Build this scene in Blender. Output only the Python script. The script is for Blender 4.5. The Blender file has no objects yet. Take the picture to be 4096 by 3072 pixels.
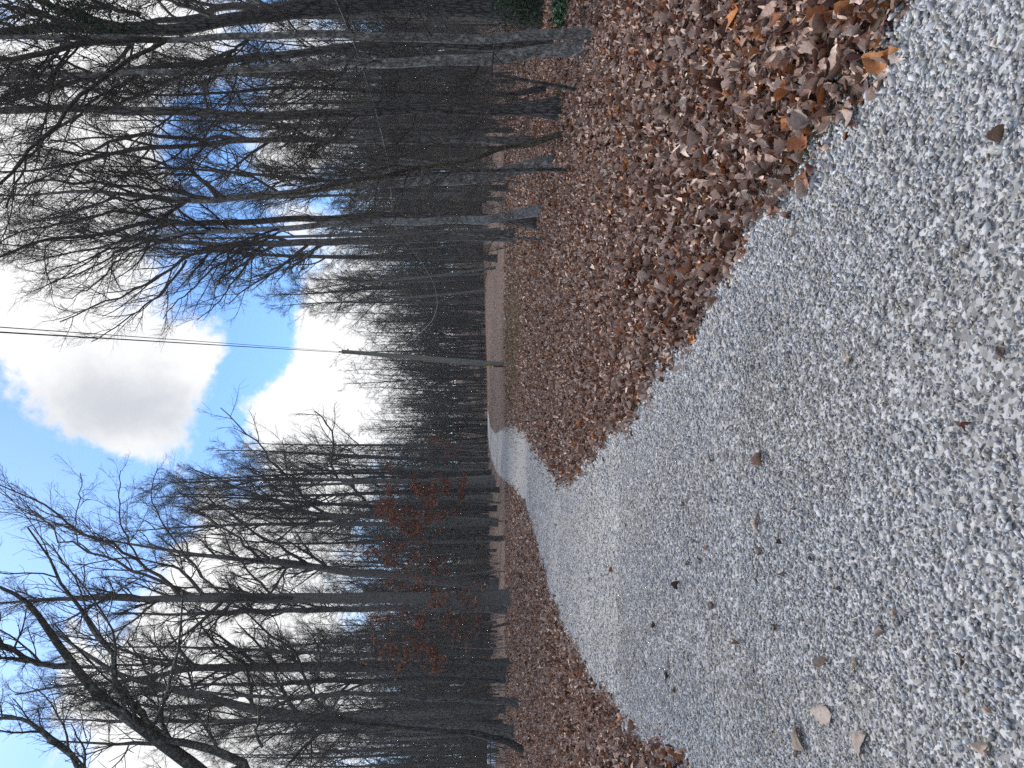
import bpy, math, random
import numpy as np
from mathutils import Matrix, Vector
sc = bpy.context.scene
COL = sc.collection

# ------------------------------------------------------------------ camera
FPX = 2841.0                      # focal length in pixels of a 4096 px wide picture
CAMZ = 1.6
PITCH = math.atan((2048 - 1920) / FPX)
f_ = np.array([0, math.cos(PITCH), -math.sin(PITCH)])
up_ = np.array([0, math.sin(PITCH), math.cos(PITCH)])
X_ = -up_; Y_ = np.array([1., 0, 0]); Z_ = -f_          # the phone was held on its side
cam = bpy.data.cameras.new('camera')
cam.sensor_width = 36; cam.sensor_fit = 'HORIZONTAL'; cam.lens = FPX / 4096 * 36
cam.clip_start = 0.05; cam.clip_end = 1500
co = bpy.data.objects.new('camera', cam); COL.objects.link(co)
M = Matrix(((X_[0], Y_[0], Z_[0], 0), (X_[1], Y_[1], Z_[1], 0), (X_[2], Y_[2], Z_[2], CAMZ), (0, 0, 0, 1)))
co.matrix_world = M
sc.camera = co
CP = np.array([0, 0, CAMZ])

def ray(x, y):
    d = f_ * FPX + X_ * (x - 2048) + Y_ * (1536 - y)
    return d / np.linalg.norm(d)

def at(x, y, depth):              # the point seen at (x, y) of the photo, 'depth' metres ahead
    d = ray(x, y)
    return CP + d * (depth / d[1])

# ------------------------------------------------------------------ sky and sun
SUN_EL, SUN_AZ = math.radians(46), math.radians(-25)      # azimuth clockwise from +Y
W = bpy.data.worlds.new('World'); sc.world = W; W.use_nodes = True
nt = W.node_tree; nt.nodes.clear()
def wn(t, **k):
    n = nt.nodes.new(t)
    for a, b in k.items(): setattr(n, a, b)
    return n
def wm(op, a, b=None, clamp=False):
    n = wn('ShaderNodeMath', operation=op, use_clamp=clamp)
    for i, v in enumerate((a, b)):
        if v is None: continue
        if isinstance(v, (int, float)): n.inputs[i].default_value = v
        else: nt.links.new(v, n.inputs[i])
    return n.outputs[0]
out = wn('ShaderNodeOutputWorld'); bg = wn('ShaderNodeBackground')
bg.inputs['Strength'].default_value = 0.1
sky = wn('ShaderNodeTexSky', sky_type='NISHITA')
sky.sun_disc = False; sky.sun_elevation = SUN_EL; sky.sun_rotation = SUN_AZ
sky.air_density = 1.0; sky.dust_density = 0.6; sky.ozone_density = 2.0
tc = wn('ShaderNodeTexCoord')
DIR0 = tc.outputs['Generated']
def warp(vec, scale, amt, det):
    n = wn('ShaderNodeTexNoise'); nt.links.new(vec, n.inputs['Vector']); n.inputs['Scale'].default_value = scale; n.inputs['Detail'].default_value = det; n.inputs['Roughness'].default_value = .6
    a = wn('ShaderNodeVectorMath', operation='SUBTRACT'); nt.links.new(n.outputs['Color'], a.inputs[0]); a.inputs[1].default_value = (.5, .5, .5)
    b = wn('ShaderNodeVectorMath', operation='SCALE'); nt.links.new(a.outputs[0], b.inputs[0]); b.inputs['Scale'].default_value = amt
    c = wn('ShaderNodeVectorMath', operation='ADD'); nt.links.new(vec, c.inputs[0]); nt.links.new(b.outputs[0], c.inputs[1])
    d = wn('ShaderNodeVectorMath', operation='NORMALIZE'); nt.links.new(c.outputs[0], d.inputs[0]); return d.outputs[0]
DIR = warp(DIR0, 5.0, .20, 8)
def blobs(lst):
    acc = None
    for (x, y, r, wt) in lst:
        n = wn('ShaderNodeVectorMath', operation='DOT_PRODUCT')
        nt.links.new(DIR, n.inputs[0]); n.inputs[1].default_value = tuple(ray(x, y))
        th = r / FPX
        e = wm('MULTIPLY', wm('SUBTRACT', n.outputs['Value'], 1.0), 2 / th ** 2)
        e = wm('MULTIPLY', wm('EXPONENT', e), wt)
        acc = e if acc is None else wm('ADD', acc, e)
    return acc
cl = blobs([(60, 1270, 150, 1), (150, 1370, 110, .7), (330, 1400, 170, 1), (400, 1560, 190, 1.1), (560, 1640, 160, .9),
            (650, 1340, 170, 1), (790, 1400, 120, .8), (330, 1650, 110, .5), (620, 1790, 130, .75), (480, 1850, 100, .4),
            (1330, 1550, 230, 1.5), (1130, 1640, 130, .5), (1400, 1300, 250, 1.2), (1250, 2000, 330, 1.3), (900, 2300, 260, 1.1), (700, 2750, 330, 1.2),
            (1150, 2850, 420, 1.3), (1350, 500, 380, 1.1), (300, 300, 420, 1.3), (250, 850, 300, 1.2), (40, 1060, 160, .7), (1700, 1500, 300, 1.2),
            (100, 1750, 260, -.9), (200, 1990, 200, -.9), (960, 1500, 140, -1.1), (800, 1780, 130, -.8), (1020, 1220, 120, -.8), (250, 2280, 230, -1.2),
            (30, 2650, 160, -1.1), (950, 900, 200, -.7), (950, 450, 180, -.6)])
gz_ = blobs([(430, 1560, 210, 1.0), (600, 1690, 150, .6), (250, 700, 200, -.3), (1350, 1550, 260, -1.0), (700, 2700, 500, -.6), (200, 500, 400, -.5)])
noi = wn('ShaderNodeTexNoise'); nt.links.new(DIR0, noi.inputs['Vector'])
noi.inputs['Scale'].default_value = 7.5; noi.inputs['Detail'].default_value = 10; noi.inputs['Roughness'].default_value = .62; noi.inputs['Distortion'].default_value = .35
no2 = wn('ShaderNodeTexNoise'); nt.links.new(DIR0, no2.inputs['Vector'])
no2.inputs['Scale'].default_value = 3.2; no2.inputs['Detail'].default_value = 6; no2.inputs['Roughness'].default_value = .5
sepd = wn('ShaderNodeSeparateXYZ'); nt.links.new(DIR, sepd.inputs[0])
behind = wm('MULTIPLY', wm('LESS_THAN', sepd.outputs['Y'], .2), .6)         # unseen cloud added behind the photographer to make the light less blue
cl = wm('ADD', cl, behind)
dens = wm('ADD', wm('ADD', cl, wm('MULTIPLY', wm('SUBTRACT', noi.outputs[0], .5), 3.4)), wm('MULTIPLY', wm('SUBTRACT', no2.outputs[0], .5), .8))
mr = wn('ShaderNodeMapRange', interpolation_type='SMOOTHSTEP'); nt.links.new(dens, mr.inputs['Value'])
mr.inputs['From Min'].default_value = .2; mr.inputs['From Max'].default_value = 1.0
grey = wm('ADD', wm('ADD', wm('MULTIPLY', gz_, .5), wm('MULTIPLY', wm('SUBTRACT', no2.outputs[0], .45), .9)), wm('MULTIPLY', wm('SUBTRACT', noi.outputs[0], .5), .7))
mg = wn('ShaderNodeMapRange', interpolation_type='SMOOTHSTEP'); nt.links.new(grey, mg.inputs['Value'])
mg.inputs['From Min'].default_value = .0; mg.inputs['From Max'].default_value = .75
cc = wn('ShaderNodeMix', data_type='RGBA')
nt.links.new(mg.outputs[0], cc.inputs['Factor'])
cc.inputs['A'].default_value = (5.2, 5.2, 5.2, 1); cc.inputs['B'].default_value = (3.1, 3.25, 3.5, 1)
skc = wn('ShaderNodeMix', data_type='RGBA', blend_type='MULTIPLY'); skc.inputs['Factor'].default_value = 1
nt.links.new(sky.outputs[0], skc.inputs['A']); skc.inputs['B'].default_value = (.46, .66, .90, 1)
mx = wn('ShaderNodeMix', data_type='RGBA')
nt.links.new(mr.outputs[0], mx.inputs['Factor']); nt.links.new(skc.outputs['Result'], mx.inputs['A']); nt.links.new(cc.outputs['Result'], mx.inputs['B'])
nt.links.new(mx.outputs['Result'], bg.inputs['Color']); nt.links.new(bg.outputs[0], out.inputs['Surface'])

sl = bpy.data.lights.new('sun', 'SUN'); sl.energy = 2.0; sl.angle = math.radians(18); sl.color = (1, .95, .87)
so = bpy.data.objects.new('sun', sl); COL.objects.link(so)
sd = Vector((math.sin(SUN_AZ) * math.cos(SUN_EL), math.cos(SUN_AZ) * math.cos(SUN_EL), math.sin(SUN_EL)))
so.rotation_euler = sd.to_track_quat('Z', 'Y').to_euler()
sc.view_settings.view_transform = 'Standard'; sc.view_settings.look = 'None'
sc.view_settings.exposure = 1.1; sc.view_settings.gamma = 1
sc.cycles.max_bounces = 5; sc.cycles.diffuse_bounces = 3; sc.cycles.glossy_bounces = 2; sc.cycles.transparent_max_bounces = 4
sc.cycles.use_denoising = False

# ------------------------------------------------------------------ materials
def mat(name, rough=.85):
    m = bpy.data.materials.new(name); m.use_nodes = True
    b = m.node_tree.nodes['Principled BSDF']; b.inputs['Roughness'].default_value = rough
    b.inputs['Specular IOR Level'].default_value = .25
    return m, m.node_tree, b
def nd(t, typ, **k):
    n = t.nodes.new(typ)
    for a, v in k.items():
        if a in n.inputs: n.inputs[a].default_value = v
        else: setattr(n, a, v)
    return n
def ramp(t, fac, stops):
    r = t.nodes.new('ShaderNodeValToRGB'); el = r.color_ramp.elements
    while len(el) < len(stops): el.new(.5)
    for e, (p, c) in zip(el, stops): e.position = p; e.color = (*c, 1)
    t.links.new(fac, r.inputs[0]); return r.outputs[0]
def mixc(t, f, a, b, mode='MIX'):
    n = t.nodes.new('ShaderNodeMix'); n.data_type = 'RGBA'; n.blend_type = mode
    for s, v in (('Factor', f), ('A', a), ('B', b)):
        if isinstance(v, (int, float)): n.inputs[s].default_value = v
        elif isinstance(v, tuple): n.inputs[s].default_value = (*v, 1)
        else: t.links.new(v, n.inputs[s])
    return n.outputs['Result']
def bark(name, dark, light, lichen=None, lamt=.5, furrow=16, zst=.16, bump=.6, spots=None):
    m, t, b = mat(name, .9)
    g = nd(t, 'ShaderNodeTexCoord'); oi = nd(t, 'ShaderNodeObjectInfo')
    ad = nd(t, 'ShaderNodeVectorMath', operation='ADD'); t.links.new(g.outputs['Object'], ad.inputs[0])
    sc_ = nd(t, 'ShaderNodeVectorMath', operation='SCALE'); t.links.new(oi.outputs['Random'], sc_.inputs['Scale']); sc_.inputs[0].default_value = (31, 17, 5)
    t.links.new(sc_.outputs[0], ad.inputs[1])
    mp = nd(t, 'ShaderNodeMapping'); mp.inputs['Scale'].default_value = (1, 1, zst); t.links.new(ad.outputs[0], mp.inputs[0])
    n1 = nd(t, 'ShaderNodeTexNoise', Scale=furrow, Detail=6, Roughness=.65, Distortion=.6); t.links.new(mp.outputs[0], n1.inputs['Vector'])
    v1 = nd(t, 'ShaderNodeTexVoronoi', Scale=furrow * 1.4, feature='DISTANCE_TO_EDGE'); t.links.new(mp.outputs[0], v1.inputs['Vector'])
    hm = nd(t, 'ShaderNodeMath', operation='MULTIPLY'); t.links.new(n1.outputs[0], hm.inputs[0])
    mv = nd(t, 'ShaderNodeMapRange'); t.links.new(v1.outputs['Distance'], mv.inputs['Value']); mv.inputs['From Max'].default_value = .25; mv.inputs['To Min'].default_value = .35
    t.links.new(mv.outputs[0], hm.inputs[1])
    c = ramp(t, hm.outputs[0], [(.2, dark), (.46, light)])
    if lichen:
        n2 = nd(t, 'ShaderNodeTexNoise', Scale=9., Detail=8, Roughness=.75); t.links.new(ad.outputs[0], n2.inputs['Vector'])
        f = ramp(t, n2.outputs[0], [(.62 - .25 * lamt, (0, 0, 0)), (.72 - .2 * lamt, (1, 1, 1))])
        c = mixc(t, f, c, lichen)
    if spots:
        n3 = nd(t, 'ShaderNodeTexNoise', Scale=11., Detail=4, Roughness=.7); mp3 = nd(t, 'ShaderNodeMapping'); mp3.inputs['Scale'].default_value = (1, 1, 1.6)
        t.links.new(ad.outputs[0], mp3.inputs[0]); t.links.new(mp3.outputs[0], n3.inputs['Vector'])
        f = ramp(t, n3.outputs[0], [(.56, (0, 0, 0)), (.63, (1, 1, 1))]); c = mixc(t, f, c, spots)
    rr = nd(t, 'ShaderNodeMapRange'); t.links.new(oi.outputs['Random'], rr.inputs['Value']); rr.inputs['To Min'].default_value = .75; rr.inputs['To Max'].default_value = 1.3
    hs = nd(t, 'ShaderNodeHueSaturation'); t.links.new(rr.outputs[0], hs.inputs['Value']); t.links.new(c, hs.inputs['Color'])
    t.links.new(hs.outputs[0], b.inputs['Base Color'])
    bp = nd(t, 'ShaderNodeBump', Strength=bump, Distance=.03); t.links.new(hm.outputs[0], bp.inputs['Height']); t.links.new(bp.outputs[0], b.inputs['Normal'])
    return m
def plain(name, c, rough=.8, var=.3, scale=9.):
    m, t, b = mat(name, rough)
    g = nd(t, 'ShaderNodeTexCoord'); n = nd(t, 'ShaderNodeTexNoise', Scale=scale, Detail=5, Roughness=.6); t.links.new(g.outputs['Object'], n.inputs['Vector'])
    c1 = ramp(t, n.outputs[0], [(.3, tuple(v * (1 - var) for v in c)), (.7, tuple(min(1, v * (1 + var)) for v in c))])
    t.links.new(c1, b.inputs['Base Color']); return m
def vcol(name, rough=.7, vein=False):
    m, t, b = mat(name, rough)
    a = nd(t, 'ShaderNodeAttribute', attribute_name='Col')
    n = nd(t, 'ShaderNodeTexNoise', Scale=60., Detail=4, Roughness=.6); g = nd(t, 'ShaderNodeTexCoord'); t.links.new(g.outputs['Object'], n.inputs['Vector'])
    r = ramp(t, n.outputs[0], [(.25, (.68, .68, .68)), (.75, (1.25, 1.25, 1.25))])
    t.links.new(mixc(t, 1.0, a.outputs['Color'], r, 'MULTIPLY'), b.inputs['Base Color'])
    if vein:
        bp = nd(t, 'ShaderNodeBump', Strength=.4, Distance=.004); t.links.new(n.outputs[0], bp.inputs['Height']); t.links.new(bp.outputs[0], b.inputs['Normal'])
    return m
MT = dict(
    dark=bark('bark_dark_furrowed', (.024, .022, .021), (.115, .108, .10), None, bump=.9, furrow=13),
    grey=bark('bark_grey_lichen', (.07, .066, .06), (.19, .18, .165), (.34, .345, .32), .45, furrow=20, zst=.3, bump=.3),
    pale=bark('bark_pale_spotted', (.2, .205, .2), (.36, .37, .36), (.42, .44, .43), .3, furrow=14, zst=.5, bump=.25, spots=(.03, .03, .03)),
    smooth=bark('bark_smooth_grey', (.08, .077, .07), (.2, .194, .18), (.27, .27, .25), .2, furrow=24, zst=.25, bump=.3),
    olive=bark('bark_olive_brown', (.035, .03, .02), (.12, .105, .07), (.16, .15, .10), .2, furrow=22, zst=.2, bump=.6),
    twig=bark('twig_bark', (.04, .035, .031), (.105, .095, .083), None, bump=.2),
    mid=bark('bark_mid_grey', (.04, .038, .036), (.15, .144, .134), (.2, .2, .185), .3, furrow=14, bump=.6),
    oak=bark('bark_oak_limb', (.03, .03, .028), (.09, .09, .083), (.17, .19, .16), .4, furrow=14, zst=.6, bump=.6),
)
LEAF = vcol('dry_leaf', .65, True)
STONE = vcol('limestone_chip', .8)
GREEN = vcol('green_blade', .7)

# ------------------------------------------------------------------ mesh helpers
def mk(name, V, F, m, parent=None, smooth=False, col=None, loc=None):
    V = np.asarray(V, np.float32).reshape(-1, 3); F = np.asarray(F, np.int32)
    me = bpy.data.meshes.new(name); k = F.shape[1]
    me.vertices.add(len(V)); me.vertices.foreach_set('co', V.ravel())
    me.loops.add(F.size); me.loops.foreach_set('vertex_index', F.ravel())
    me.polygons.add(len(F)); me.polygons.foreach_set('loop_start', np.arange(len(F), dtype=np.int32) * k)
    me.polygons.foreach_set('loop_total', np.full(len(F), k, np.int32))
    if smooth: me.polygons.foreach_set('use_smooth', np.ones(len(F), bool))
    if col is not None:
        a = me.color_attributes.new('Col', 'FLOAT_COLOR', 'POINT')
        c4 = np.ones((len(V), 4), np.float32); c4[:, :3] = col; a.data.foreach_set('color', c4.ravel())
    me.update(calc_edges=True)
    me.materials.append(m)
    o = bpy.data.objects.new(name, me); COL.objects.link(o)
    if parent: o.parent = parent
    if loc is not None: o.location = loc
    return o
def thing(name, label, cat, loc, group=None):
    o = bpy.data.objects.new(name, None); COL.objects.link(o); o.empty_display_size = .3
    o.location = tuple(float(v) for v in loc); return tag(o, label, cat, group)
def tag(o, label=None, cat=None, group=None, kind=None):
    for k, v in (('label', label), ('category', cat), ('group', group), ('kind', kind)):
        if v: o[k] = v
    return o
def copy_tree(root, loc, rz, s, label, group):
    r = root.copy(); COL.objects.link(r); r.location = tuple(float(v) for v in loc); r.rotation_euler = (0, 0, rz); r.scale = s
    r['label'] = label; r['group'] = group
    for c in root.children:
        d = c.copy(); COL.objects.link(d); d.parent = r
    return r
def smooth(e0, e1, x):
    t = np.clip((np.asarray(x, float) - e0) / (e1 - e0), 0, 1); return t * t * (3 - 2 * t)
def vnoise(x, y, s, seed=0):          # cheap smooth noise
    x = np.asarray(x, float) * s; y = np.asarray(y, float) * s
    return (np.sin(x * 1.7 + seed) * np.cos(y * 1.3 - seed * 2) + .6 * np.sin(x * 3.1 - y * 2.3 + seed * 3) + .4 * np.cos(x * 5.7 + y * 4.9 + seed)) / 2

# ------------------------------------------------------------------ terrain
def gz(x, y):
    x = np.asarray(x, float); y = np.asarray(y, float)
    F = smooth(28, 95, y)
    h = .68 + np.where(x > 0, .028 * x, .014 * x)
    z = F * h - .03 * np.clip(y - 90, 0, 30) + 9 * smooth(125, 215, y) + .03 * vnoise(x, y, .25, 1)
    return z
RL = np.array([(-60, 4.0), (-12, -1.2), (0, -2.35), (2.45, -2.6), (5.2, -2.85), (6.1, -3.2), (6.8, -3.4), (8.1, -3.75), (9.7, -4.15), (11.25, -4.3), (13.4, -4.5), (15.6, -4.65), (20, -4.3), (24.6, -4.15), (33.7, -4.9), (45, -6.1), (60, -7.3), (75, -7.6), (92, -6.5), (130, -2)])
RR = np.array([(-60, 12), (-12, 4.5), (0, 1.85), (2.45, 1.33), (2.8, 1.24), (3.3, 1.05), (3.7, .96), (4.2, .74), (4.7, .55), (5.3, .31), (6.1, .08), (6.8, -.18), (8, -.52), (10.1, -1.1), (12.4, -1.74), (13.8, -1.98), (16, -1.95), (18.5, -1.9), (21.7, -1.77), (28, -1.74), (36, -2.0), (48, -3.1), (60, -4.2), (75, -4.5), (92, -2.7), (130, 2)])
def xl(y): return np.interp(y, RL[:, 0], RL[:, 1]) + .07 * np.sin(np.asarray(y) * 2.3) + .04 * np.sin(np.asarray(y) * 7.1 + 1)
def xr(y): return np.interp(y, RR[:, 0], RR[:, 1]) + .05 * np.sin(np.asarray(y) * 2.9 + 2) + .04 * np.sin(np.asarray(y) * 8.3)
def ground_hit(x, y):
    d = ray(x, y); t = 1.
    for i in range(4000):
        p = CP + d * t
        if p[2] < gz(p[0], p[1]) or p[1] > 92: return p
        t += .02 + .002 * t
    return p

def grid(xs, ys, zf):
    X, Y = np.meshgrid(xs, ys); V = np.stack([X, Y, zf(X, Y)], -1).reshape(-1, 3)
    nx, ny = len(xs), len(ys); i = np.arange(nx * ny).reshape(ny, nx)
    F = np.stack([i[:-1, :-1], i[:-1, 1:], i[1:, 1:], i[1:, :-1]], -1).reshape(-1, 4)
    return V, F
# leaf-littered soil
m, t, b = mat('leaf_litter_soil', .9)
g = nd(t, 'ShaderNodeTexCoord')
n1 = nd(t, 'ShaderNodeTexVoronoi', Scale=13., Randomness=1.); t.links.new(g.outputs['Object'], n1.inputs['Vector'])
n2 = nd(t, 'ShaderNodeTexNoise', Scale=.35, Detail=6, Roughness=.6); t.links.new(g.outputs['Object'], n2.inputs['Vector'])
n3 = nd(t, 'ShaderNodeTexNoise', Scale=45., Detail=3, Roughness=.6); t.links.new(g.outputs['Object'], n3.inputs['Vector'])
sp = nd(t, 'ShaderNodeSeparateColor'); t.links.new(n1.outputs['Color'], sp.inputs[0])
c = ramp(t, sp.outputs[0], [(0, (.035, .02, .016)), (.35, (.13, .075, .06)), (.65, (.21, .14, .115)), (.93, (.34, .25, .215))])
c2 = mixc(t, ramp(t, n2.outputs[0], [(.35, (0, 0, 0)), (.7, (.55, .55, .55))]), c, (.11, .085, .05))
c3 = mixc(t, .5, c2, ramp(t, n3.outputs[0], [(.3, (.35, .35, .35)), (.7, (1, 1, 1))]), 'MULTIPLY')
t.links.new(c3, b.inputs['Base Color'])
bp = nd(t, 'ShaderNodeBump', Strength=.9, Distance=.06); t.links.new(sp.outputs[1], bp.inputs['Height']); t.links.new(bp.outputs[0], b.inputs['Normal'])
GROUND = m
xs = np.concatenate([np.linspace(-190, -40, 27)[:-1], np.linspace(-40, 40, 161), np.linspace(40, 190, 27)[1:]])
ys = np.concatenate([np.linspace(-60, -2, 30)[:-1], np.linspace(-2, 60, 156)[:-1], np.linspace(60, 235, 90)])
V, F = grid(xs, ys, lambda X, Y: gz(X, Y))
tag(mk('ground', V, F, GROUND, smooth=True), kind='structure')

# gravel road bed
m, t, b = mat('gravel_bed', .9)
g = nd(t, 'ShaderNodeTexCoord')
v1 = nd(t, 'ShaderNodeTexVoronoi', Scale=48.); t.links.new(g.outputs['Object'], v1.inputs['Vector'])
s1 = nd(t, 'ShaderNodeSeparateColor'); t.links.new(v1.outputs['Color'], s1.inputs[0])
n2 = nd(t, 'ShaderNodeTexNoise', Scale=.8, Detail=5, Roughness=.6); t.links.new(g.outputs['Object'], n2.inputs['Vector'])
c = ramp(t, s1.outputs[0], [(0, (.12, .118, .115)), (.5, (.30, .295, .285)), (.95, (.56, .555, .54))])
c = mixc(t, ramp(t, n2.outputs[0], [(.45, (0, 0, 0)), (.75, (.4, .4, .4))]), c, (.24, .215, .18))
t.links.new(c, b.inputs['Base Color'])
bp = nd(t, 'ShaderNodeBump', Strength=.8, Distance=.02); t.links.new(s1.outputs[1], bp.inputs['Height']); t.links.new(bp.outputs[0], b.inputs['Normal'])
ys = np.concatenate([np.linspace(-58, 0, 60)[:-1], np.linspace(0, 40, 400)[:-1], np.linspace(40, 96, 120)])
k = np.linspace(0, 1, 15)
Xr = xl(ys)[:, None] * (1 - k) + xr(ys)[:, None] * k; Yr = np.repeat(ys[:, None], 15, 1)
crown = .012 + .02 * np.sin(k * np.pi)[None]
V = np.stack([Xr, Yr, gz(Xr, Yr) + crown], -1).reshape(-1, 3)
i = np.arange(V.shape[0]).reshape(-1, 15); F = np.stack([i[:-1, :-1], i[:-1, 1:], i[1:, 1:], i[1:, :-1]], -1).reshape(-1, 4)
tag(mk('gravel_road', V, F, m, smooth=True), kind='structure')

# ------------------------------------------------------------------ scattered stuff: stones, leaves, grass
rng = np.random.default_rng(7)
def rotmats(yaw, pitch, roll):
    cy, sy, cp, sp_, cr, sr = np.cos(yaw), np.sin(yaw), np.cos(pitch), np.sin(pitch), np.cos(roll), np.sin(roll)
    R = np.empty((len(yaw), 3, 3))
    R[:, 0, 0] = cy * cp; R[:, 0, 1] = cy * sp_ * sr - sy * cr; R[:, 0, 2] = cy * sp_ * cr + sy * sr
    R[:, 1, 0] = sy * cp; R[:, 1, 1] = sy * sp_ * sr + cy * cr; R[:, 1, 2] = sy * sp_ * cr - cy * sr
    R[:, 2, 0] = -sp_; R[:, 2, 1] = cp * sr; R[:, 2, 2] = cp * cr
    return R
def wedge(n, y0, y1, mgn=.66, pad=.7):      # random points in the strip of ground in front of the camera
    y = np.sqrt(rng.uniform(y0 ** 2, y1 ** 2, n)); x = rng.uniform(-1, 1, n) * (mgn * y + pad)
    return x, y
def warea(y0, y1, mgn=.66, pad=.7): return mgn * (y1 ** 2 - y0 ** 2) + 2 * pad * (y1 - y0)
ph = (1 + 5 ** .5) / 2
ICO_V = np.array([(-1, ph, 0), (1, ph, 0), (-1, -ph, 0), (1, -ph, 0), (0, -1, ph), (0, 1, ph), (0, -1, -ph), (0, 1, -ph), (ph, 0, -1), (ph, 0, 1), (-ph, 0, -1), (-ph, 0, 1)]) / math.hypot(1, ph)
ICO_F = np.array([(0, 11, 5), (0, 5, 1), (0, 1, 7), (0, 7, 10), (0, 10, 11), (1, 5, 9), (5, 11, 4), (11, 10, 2), (10, 7, 6), (7, 1, 8), (3, 9, 4), (3, 4, 2), (3, 2, 6), (3, 6, 8), (3, 8, 9), (4, 9, 5), (2, 4, 11), (6, 2, 10), (8, 6, 7), (9, 8, 1)])
OCT_V = np.array([(1, 0, 0), (-1, 0, 0), (0, 1, 0), (0, -1, 0), (0, 0, 1), (0, 0, -1)], float)
OCT_F = np.array([(0, 2, 4), (2, 1, 4), (1, 3, 4), (3, 0, 4), (2, 0, 5), (1, 2, 5), (3, 1, 5), (0, 3, 5)])
def lane_t(x, y): return (x - xl(y)) / (xr(y) - xl(y))
def stones(x, y, size, bv, bf, lift):
    n = len(x); nv = len(bv)
    S = np.stack([size * rng.uniform(.9, 1.65, n), size * rng.uniform(.55, 1.0, n), size * rng.uniform(.35, .7, n)], -1) * .5
    V = bv[None] * (1 + rng.uniform(-.42, .3, (n, nv, 1))) + rng.normal(0, .12, (n, nv, 3))
    V = V * S[:, None]
    R = rotmats(rng.uniform(0, 6.3, n), rng.normal(0, .6, n), rng.normal(0, .6, n))
    V = np.einsum('nij,nvj->nvi', R, V)
    k = lane_t(x, y)
    z = gz(x, y) + .012 + .02 * np.sin(np.clip(k, 0, 1) * np.pi) + lift
    V += np.stack([x, y, z], -1)[:, None]
    base = (.19 + .43 * rng.beta(2.0, 2.2, n))
    dust = np.clip(vnoise(x, y, 1.1, 4) * .55 + .75 * (np.exp(-((k - .3) / .09) ** 2) + np.exp(-((k - .68) / .09) ** 2)) - .1, 0, 1)
    edge = np.clip(1 - np.minimum(np.abs(k), np.abs(1 - k)) * 9, 0, 1)
    base = base * (1 + .22 * edge - .2 * dust)
    tint = np.stack([base * rng.normal(1.0, .025, n), base, base * rng.normal(.995, .035, n)], -1)
    warm = (rng.uniform(0, 1, n) < .10 + .45 * dust)[:, None]
    tint = np.where(warm, tint * np.array([1.02, .93, .8]), tint)
    F = (bf[None] + (np.arange(n) * nv)[:, None, None]).reshape(-1, 3)
    return V.reshape(-1, 3), F, np.repeat(tint, nv, 0)
def join(parts):
    Vs, Fs, Cs, o = [], [], [], 0
    for V, F, C in parts:
        Vs.append(V); Fs.append(F + o); Cs.append(C); o += len(V)
    return np.concatenate(Vs), np.concatenate(Fs), np.concatenate(Cs)
parts = []
for (y0, y1, dn, sz, bv, bf) in ((1.7, 4.2, 6400, .0175, ICO_V, ICO_F), (4.2, 8, 3200, .0195, ICO_V, ICO_F), (8, 14, 800, .03, OCT_V, OCT_F), (14, 24, 200, .045, OCT_V, OCT_F)):
    x, y = wedge(int(dn * warea(y0, y1)), y0, y1)
    a = xl(y) - rng.exponential(.07, len(x)) * (1 + y * .02); c_ = xr(y) + rng.exponential(.06, len(x)) * (1 + y * .02)
    k = (x > a) & (x < c_); x, y = x[k], y[k]
    s = sz * rng.lognormal(0, .28, len(x))
    ed = np.minimum(np.abs(x - xl(y)), np.abs(x - xr(y))); kk = lane_t(x, y); s *= (1 + .4 * np.exp(-ed / .22)) * (1 - .28 * (np.exp(-((kk - .3) / .09) ** 2) + np.exp(-((kk - .68) / .09) ** 2)))
    parts.append(stones(x, y, s, bv, bf, rng.uniform(-.009, .008, len(x))))
V, F, C = join(parts)
tag(mk('gravel', V, F, STONE, col=C), 'loose pale limestone chips covering the lane', 'gravel', kind='stuff')

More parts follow.
